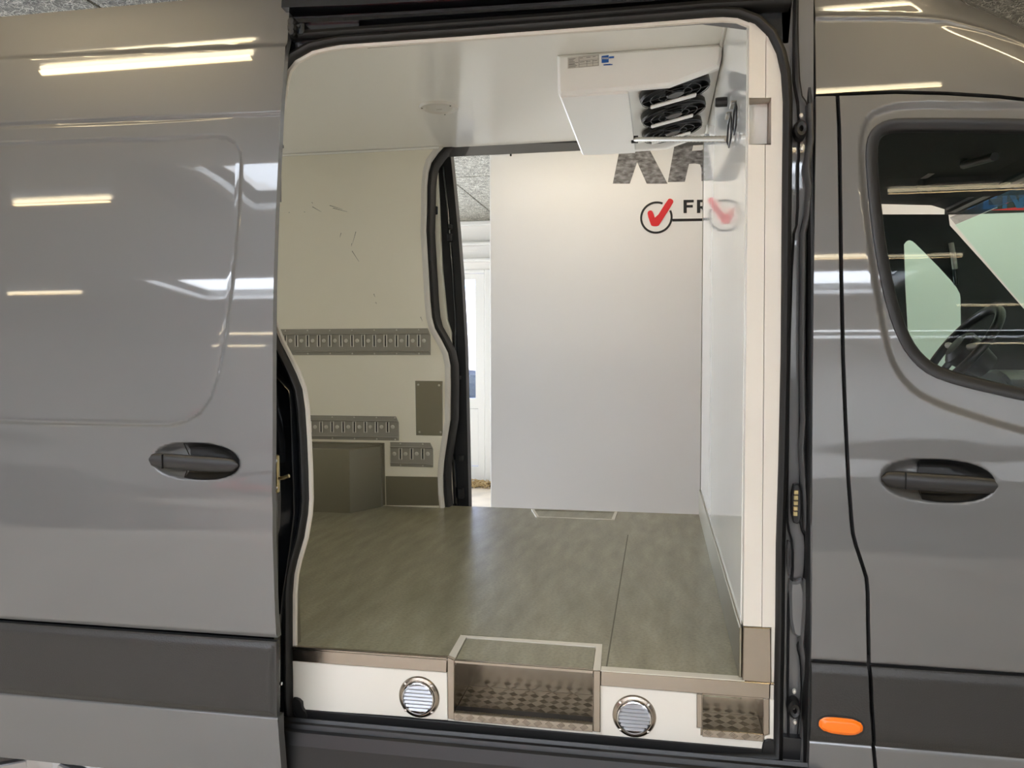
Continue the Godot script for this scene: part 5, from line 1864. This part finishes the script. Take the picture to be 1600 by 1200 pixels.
func build_evaporator() -> void:
	var p := ph(870, 85, CEIL_Y)
	var zn := p.z
	var yb0 := pz(873, 150, zn).y
	var zb := ph(908, 243, yb0).z
	var x0 := p.x
	var x1 := BULK_X - .002
	var yb := pz(873, 150, zn).y
	var ym := pz(1046, 137, zn)
	var yr := pz(1124, 107, zn)
	var xs := pw(1, 1, 0).x
	var xc := ph(986, 185, yb).x        # where the fan bay begins
	var t := thing("evaporator_unit", "white ceiling mounted refrigeration evaporator with three black fans", "cooling unit", Vector3((x0 + x1) / 2, yb, (zn + zb) / 2))
	var s := Shape.new()
	# body: case left of the fan bay, and a thinner case above the fans
	var case_ := PackedVector2Array([Vector2(x0, CEIL_Y - .001), Vector2(x0 + .004, yb + .012), Vector2(x0 + .014, yb), Vector2(xc, yb), Vector2(xc, yb + .035), Vector2(x1, yb + .105), Vector2(x1, CEIL_Y - .001)])
	var far_drop := .0
	s.slab(case_, at_z(zn - .02), zn - .02 - zb, .0)
	# end plates carry the full profile
	var cap := PackedVector2Array([Vector2(x0, CEIL_Y - .001), Vector2(x0 + .003, yb + .015), Vector2(x0 + .012, yb + .004), Vector2(ym.x, ym.y + .008), Vector2(yr.x, yr.y + .006), Vector2(yr.x + .006, yr.y + .03), Vector2(yr.x + .010, CEIL_Y - .001)])
	s.slab(cap, at_z(zn), .03, .010)
	s.slab(cap, at_z(zb + .012), .03, .004)
	put("casing", s, M.evap_white, t)
	# fans
	for k in 3:
		var zc := lerpf(zn - .045, zb + .04, (k + .5) / 3.0)
		var rad := .128
		var nrm := Vector3(.16, -1, 0).normalized()
		var ctr := Vector3(lerpf(xc, x1, .50), yb + .066, zc)
		var xf := facing(ctr, Vector3((.105 - .035) / (x1 - xc), -1, 0))
		s = Shape.new()
		s.lathe([Vector2(0, .002), Vector2(rad, .002), Vector2(rad, .022), Vector2(rad - .006, .028)], xf, 28)
		put("fan", s, M.fan_black, t)
		var fan: Node = t.get_child(t.get_child_count() - 1)
		s = Shape.new()
		for r in [.06, .092, .124]:
			var ring := PackedVector3Array()
			for q in 28:
				ring.append(xf * Vector3(cos(TAU * q / 28) * r, sin(TAU * q / 28) * r, .030))
			s.tube(ring, .0016, 5, true)
		for q in 6:
			var g := TAU * q / 6
			s.tube(PackedVector3Array([xf * Vector3(cos(g) * .03, sin(g) * .03, .030), xf * Vector3(cos(g + .5) * .124, sin(g + .5) * .124, .030)]), .0016, 5)
		put("guard", s, M.fan_black, fan)
		s = Shape.new()
		s.lathe([Vector2(0, .034), Vector2(.03, .034), Vector2(.034, .028), Vector2(.034, .01)], xf, 20)
		put("motor", s, M.fan_black, fan)
		# white cross plate beside each fan
		s = Shape.new()
		var w0 := Vector3(xc + .01, yb + .045, zc - .118)
		var bf := Transform3D(Basis(Vector3.BACK, atan2(.07, x1 - xc)), Vector3(lerpf(xc, x1, .5), yb + .032, zc - .062))
		s.block(Vector3(-.085, -.004, -.016), Vector3(.085, .004, .016), .003, bf)
		put("fan_bracket", s, M.evap_white, fan)
	# drip edge of the bay and drain hose
	s = Shape.new()
	var h0 := ph(991, 218, yb + .006)
	var h1 := pw(1137, 217, BULK_X)
	var path := PackedVector3Array()
	var rr := PackedFloat32Array()
	for k in 61:
		path.append(h0.lerp(h1, k / 60.0))
		rr.append(.0105 if k % 2 == 0 else .0085)
	s.tube(path, .01, 10, false, rr)
	put("drain_hose", s, M.hose, t, "grey corrugated drain hose")
	s = Shape.new()
	s.tube(PackedVector3Array([h0 + Vector3(-.012, 0, 0), h0 + Vector3(.016, 0, 0)]), .016, 12)
	put("hose_spigot", s, M.cab_black, t)
	# labels on the end plate
	var lab := Image.create(128, 64, false, Image.FORMAT_RGB8)
	lab.fill(Color(.80, .78, .74))
	var rng := RandomNumberGenerator.new()
	rng.seed = 3
	var ink := Color(.25, .24, .23)
	for k in 9:
		lab.fill_rect(Rect2i(4, 8 + k * 6, 16 + rng.randi() % 24, 2 if k != 5 else 3), ink)
	lab.fill_rect(Rect2i(46, 4, 80, 1), ink)
	lab.fill_rect(Rect2i(46, 60, 80, 1), ink)
	for x in [46, 78, 102, 125]: lab.fill_rect(Rect2i(x, 4 if x in [46, 125] else 26, 1, 56 if x in [46, 125] else 34), ink)
	for y in [26, 44]: lab.fill_rect(Rect2i(46, y, 80, 1), ink)
	for k in 6: lab.fill_rect(Rect2i(50 + (k % 3) * 26, 10 + (k / 3) * 22, 12 + rng.randi() % 8, 2), ink)
	var lm := mat("rating_label", Color.WHITE, .45)
	lm.albedo_texture = ImageTexture.create_from_image(lab)
	var zl := zn + .0012
	var q := [pz(887, 107.5, zl), pz(936, 103, zl), pz(936, 84.5, zl), pz(887, 90, zl)]
	s = Shape.new()
	s.uvquad(q[3], q[2], q[1], q[0], Vector3.BACK)
	put("rating_plate", s, lm, t, "small printed rating plate")
	s = Shape.new()
	q = [pz(940, 98.5, zl), pz(951, 97.5, zl), pz(951, 86, zl), pz(940, 87.5, zl)]
	s.quad(q[0], q[1], q[2], q[3], Vector3.BACK)
	put("maker_label", s, M.blue, t, "blue square label")
	s = Shape.new()
	for b in [[951.5, 91.5, 959.5, 88.0], [943, 102.3, 957, 100.2], [946, 101.0, 954, 99.8]]:
		q = [pz(b[0], b[1], zl), pz(b[2], b[1] - .8, zl), pz(b[2], b[3] - .2, zl), pz(b[0], b[3] + .4, zl)]
		s.quad(q[0], q[1], q[2], q[3], Vector3.BACK)
	put("label_print", s, M.blue, t)
	s = Shape.new()
	for k in 4:
		var x := 941.3 + k * 2.4
		q = [pz(x, 92.6, zl + .0006), pz(x + 1.6, 92.4, zl + .0006), pz(x + 1.6, 89.6, zl + .0006), pz(x, 89.8, zl + .0006)]
		s.quad(q[0], q[1], q[2], q[3], Vector3.BACK)
	put("label_print", s, M.sill_white, t)
	# refrigerant pipe sleeve on the bulkhead
	s = Shape.new()
	var g := pw(1118, 160, .17)
	s.lathe([Vector2(.0, .016), Vector2(.013, .016), Vector2(.015, .010), Vector2(.015, -.02)], facing(Vector3(.185, g.y, g.z), Vector3(-1, 0, 0)), 16)
	put("pipe_sleeve", s, M.cab_black, t)
	# wires clipped to the bulkhead
	for w in [[[1141, 163, 1149, 160, 1151, 168, 1150, 195, 1147, 210, 1145, 200, 1147, 175, 1149, 163], "thin looped cable hanging on bulkhead nearest the white post"], [[1134, 180, 1141, 177, 1143, 188, 1142, 215, 1139, 230, 1136, 222, 1138, 195, 1141, 180], "thin looped cable on bulkhead beside the drain hose end"]]:
		path = PackedVector3Array()
		var pts: Array = w[0]
		for k in range(0, pts.size(), 2): path.append(pw(pts[k], pts[k + 1], BULK_X - .012))
		var c := thing("cable_loop", w[1], "cable", path[0], "cable loops on the bulkhead")
		s = Shape.new()
		s.tube(path, .003, 6)
		put("cable", s, M.cab_black, c)
		s = Shape.new()
		var cl := pw(pts[0] + 4, pts[1] + 1, BULK_X - .008)
		s.block(cl + Vector3(-.008, -.004, -.03), cl + Vector3(.0085, .004, .03), .002)
		put("clip", s, M.zinc, c)

# ------------------------------------------------------------------ lettered truck side beyond
func build_truck() -> void:
	var z := -3.5
	var a := pz(765, 235, z)
	var t := thing("box_truck", "tall flat white vehicle box side with big grey letters and a red tick", "truck", Vector3(a.x + 3.0, .4, z - 1.2))
	var s := Shape.new()
	s.block(Vector3(a.x, .45, z - 2.3), Vector3(a.x + 7.2, 3.0, z), .004)
	put("box_body", s, M.truck_white, t)
	s = Shape.new()
	for x in [a.x + 1.2, a.x + 5.6]:
		s = Shape.new()
		s.lathe([Vector2(0, 0), Vector2(.22, .0), Vector2(.36, -.01), Vector2(.38, -.06), Vector2(.38, -.25), Vector2(0, -.25)], Transform3D(Basis(), Vector3(x, .38, z - .08)), 36)
		put("wheel", s, M.tyre, t)
	s = Shape.new()
	s.block(Vector3(a.x + .1, .34, z - 2.2), Vector3(a.x + 7.0, .46, z - .4))
	put("chassis", s, M.cab_black, t)
	# door stop bar near the top edge of the box
	s = Shape.new()
	var p0 := pz(770, 236, z)
	var p1 := pz(797, 242, z)
	s.block(Vector3(p0.x, p1.y, z), Vector3(p1.x, p0.y, z + .012), .002)
	put("top_cleat", s, M.truck_white, t)
	s = Shape.new()
	s.block(Vector3(p1.x, p1.y - .01, z), Vector3(p1.x + .012, p0.y - .01, z + .014), .002)
	put("cleat_end", s, M.ink, t)
	var face := at_z(z + .003)
	# K
	s = Shape.new()
	var K := [outline([957.5, 287, 984, 287, 995.5, 253.5, 1010.5, 287, 1043, 287, 1016, 236, 1052, 182, 1020, 182, 993, 226, 1008, 182, 978, 182, 972, 215], z)]
	for q in K: s.slab(q, face, .004)
	put("letter_K", s, M.photo_grey, t, "big grey letter K with a photo pattern")
	# R with its bowl left open
	s = Shape.new()
	var R := outline([1043.5, 284.5, 1070, 284, 1076.5, 256, 1086, 255.5, 1094, 257, 1096, 264, 1096, 283, 1126, 282, 1124, 252, 1112, 242, 1130, 228, 1132, 196, 1118, 182, 1062, 182], z)
	var bowl := outline([1081, 236, 1088, 208, 1100, 208, 1106, 216, 1104, 229, 1096, 235], z)
	s.slab(R, face, .004, 0, [bowl])
	put("letter_R", s, M.photo_grey, t, "big grey letter R with a photo pattern")
	# ring with tick
	var c := pz(1025.5, 340, z)
	var r := pz(1050.5, 340, z).x - c.x
	var arc := PackedVector2Array()
	for k in 61:
		var g := deg_to_rad(71 - k * 345.0 / 60.0 + 0.0)
		g = deg_to_rad(66 + k * (360.0 - 40.0) / 60.0)
		arc.append(Vector2(c.x + cos(g) * r * .955, c.y + sin(g) * r * .955))
	s = Shape.new()
	s.run(arc, [Vector2(-r * .065, -.002), Vector2(-r * .065, .003), Vector2(r * .065, .003), Vector2(r * .065, -.002)], level(z), false)
	put("ring", s, M.ink, t)
	s = Shape.new()
	var tick := rounded(outline([1012.5, 330, 1017.5, 328.5, 1020.5, 332, 1024, 343, 1043.5, 311.5, 1047.5, 310, 1052, 313, 1052, 317, 1031, 350, 1028.5, 353.5, 1018.5, 353.5, 1016.5, 350, 1011.5, 335], z), 1)
	s.slab(tick, at_z(z + .004), .004)
	put("tick", s, M.red, t, "red tick")
	s = Shape.new()
	s.slab(outline([1050.5, 342, 1130, 341, 1130, 345, 1050.5, 346], z), face, .004)
	put("rule", s, M.ink, t)
	# F and R
	s = Shape.new()
	s.slab(outline([1068, 312.5, 1084, 312.3, 1084, 316.2, 1073, 316.4, 1073, 320.5, 1082.5, 320.3, 1082.5, 324.2, 1073, 324.4, 1073, 333, 1068, 333], z), face, .004)
	put("letter_F", s, M.ink, t)
	s = Shape.new()
	s.slab(outline([1089, 312.3, 1100, 312.2, 1105, 314, 1106, 319, 1104, 323.5, 1101, 325, 1106.5, 332.7, 1100.5, 332.8, 1096, 325.8, 1094, 325.8, 1094, 332.9, 1089, 333], z), face, .004, 0, [outline([1094, 316, 1098.5, 316, 1100.5, 318.8, 1098.5, 322, 1094, 322.2], z)])
	put("letter_R", s, M.ink, t)
	# coloured band with blue lettering high on the box, seen through the cab
	var b0 := pz(1478, 236, z)
	var b1 := pz(1700, 329, z)
	s = Shape.new()
	s.block(Vector3(b0.x, b1.y, z), Vector3(b1.x, b0.y, z + .003))
	put("dark_band", s, M.cab_black, t)
	s = Shape.new()
	s.slab(outline([1545, 328.5, 1640, 319, 1690, 316, 1690, 328.5], z), at_z(z + .0045), .002)
	put("red_stripe", s, M.red, t)
	var tm := TextMesh.new()
	tm.text = "DENS"
	var f := SystemFont.new()
	f.font_names = PackedStringArray(["Droid Sans"])
	f.font_weight = 700
	tm.font = f
	tm.font_size = 64
	tm.pixel_size = .0031
	tm.depth = .004
	var tx := MeshInstance3D.new()
	tx.name = "lettering"
	tx.mesh = tm
	tx.material_override = M.sign_blue
	tx.set_meta("label", "blue lettering")
	t.add_child(tx, true)
	var w := pz(1562, 309, z)
	tx.position = Vector3(w.x, w.y, z + .005) - t.position

func car(called: String, label: String, at: Vector3, m: Material, long: float, tall: float) -> void:
	var t := thing(called, label, "car", at)
	var h := long / 2.0
	var s := Shape.new()
	var x := Transform3D(Basis(), at + Vector3(0, 0, -.88))
	var body := rounded(PackedVector2Array([Vector2(-h, .28), Vector2(h, .28), Vector2(h + .03, .62), Vector2(h * .95, .80), Vector2(h * .42, .92), Vector2(h * .12, tall), Vector2(-h * .70, tall), Vector2(-h * .98, .95), Vector2(-h, .6)]), 2)
	s.slab(body, Transform3D(Basis(), at + Vector3(0, 0, .88)), 1.76, .09)
	put("body", s, m, t)
	for z in [-.885, .865]:
		s = Shape.new()
		s.slab(rounded(PackedVector2Array([Vector2(-h * .80, .94), Vector2(h * .34, .94), Vector2(h * .08, tall - .08), Vector2(-h * .64, tall - .08)]), 1), Transform3D(Basis(), at + Vector3(0, 0, z + .02)), .02)
		put("side_window", s, M.car_glass, t)
		for wx in [-h * .62, h * .62]:
			s = Shape.new()
			s.lathe([Vector2(0, .01), Vector2(.20, .01), Vector2(.30, 0), Vector2(.31, -.08), Vector2(.31, -.2)], Transform3D(Basis(), at + Vector3(wx, .31, z + (.03 if z > 0 else .17))), 24)
			put("wheel", s, M.tyre, t)
		s = Shape.new()
		s.block(Vector3(h * .86, .60, z - .02), Vector3(h * 1.0, .72, z + .06), .02, Transform3D(Basis(), at))
		put("headlamp", s, M.alloy, t)

func build_outside() -> void:
	var s := Shape.new()
	s.block(Vector3(-40, -.3, -60), Vector3(40, -.02, -7.3))
	struct("ground", s, M.asphalt, "sunlit asphalt outside the glazed door", "ground")
	# white van parked outside, nose towards the door
	var t := thing("delivery_van", "white van parked in bright sun outside the glazed door", "van", Vector3(-3.6, 0, -13.0))
	s = Shape.new()
	var side := rounded(PackedVector2Array([Vector2(-2.4, .4), Vector2(2.3, .4), Vector2(2.35, 1.1), Vector2(1.4, 1.35), Vector2(.8, 2.55), Vector2(.4, 2.75), Vector2(-2.3, 2.75), Vector2(-2.45, 2.4)]), 2)
	s.slab(side, Transform3D(Basis(Vector3(1, 0, 0), Vector3(0, 1, 0), Vector3(0, 0, 1)), Vector3(-3.6, 0, -12.2)), 1.9, .06)
	put("body", s, M.car_white, t)
	for x in [-1.5, 1.5]:
		s = Shape.new()
		s.lathe([Vector2(0, .01), Vector2(.2, .01), Vector2(.34, 0), Vector2(.35, -.1), Vector2(.35, -.25)], Transform3D(Basis(), Vector3(-3.6 + x, .35, -12.17)), 24)
		put("wheel", s, M.tyre, t)
	t = thing("hatchback", "dark blue car parked outside in front of the white van", "car", Vector3(-2.9, 0, -10.8))
	s = Shape.new()
	side = rounded(PackedVector2Array([Vector2(-1.9, .3), Vector2(1.9, .3), Vector2(1.95, .75), Vector2(1.1, .85), Vector2(.5, 1.28), Vector2(-1.3, 1.30), Vector2(-1.85, .9)]), 2)
	s.slab(side, at_z(-10.0), 1.6, .08)
	var t_at := t.position
	t.position = Vector3.ZERO
	for k in s.v.size(): s.v[k] += Vector3(t_at.x, 0, 0)
	t.position = t_at
	put("body", s, M.car_blue, t)
	s = Shape.new()
	s.slab(PackedVector2Array([Vector2(-1.3, .88), Vector2(.75, .88), Vector2(.4, 1.2), Vector2(-1.15, 1.22)]), Transform3D(Basis(), Vector3(t_at.x, 0, -9.99)), .02)
	put("side_window", s, M.car_glass, t)
	for x in [-1.2, 1.2]:
		s = Shape.new()
		s.lathe([Vector2(0, .01), Vector2(.18, .01), Vector2(.28, 0), Vector2(.29, -.1), Vector2(.29, -.2)], Transform3D(Basis(), Vector3(t_at.x + x, .29, -9.98)), 24)
		put("wheel", s, M.tyre, t)
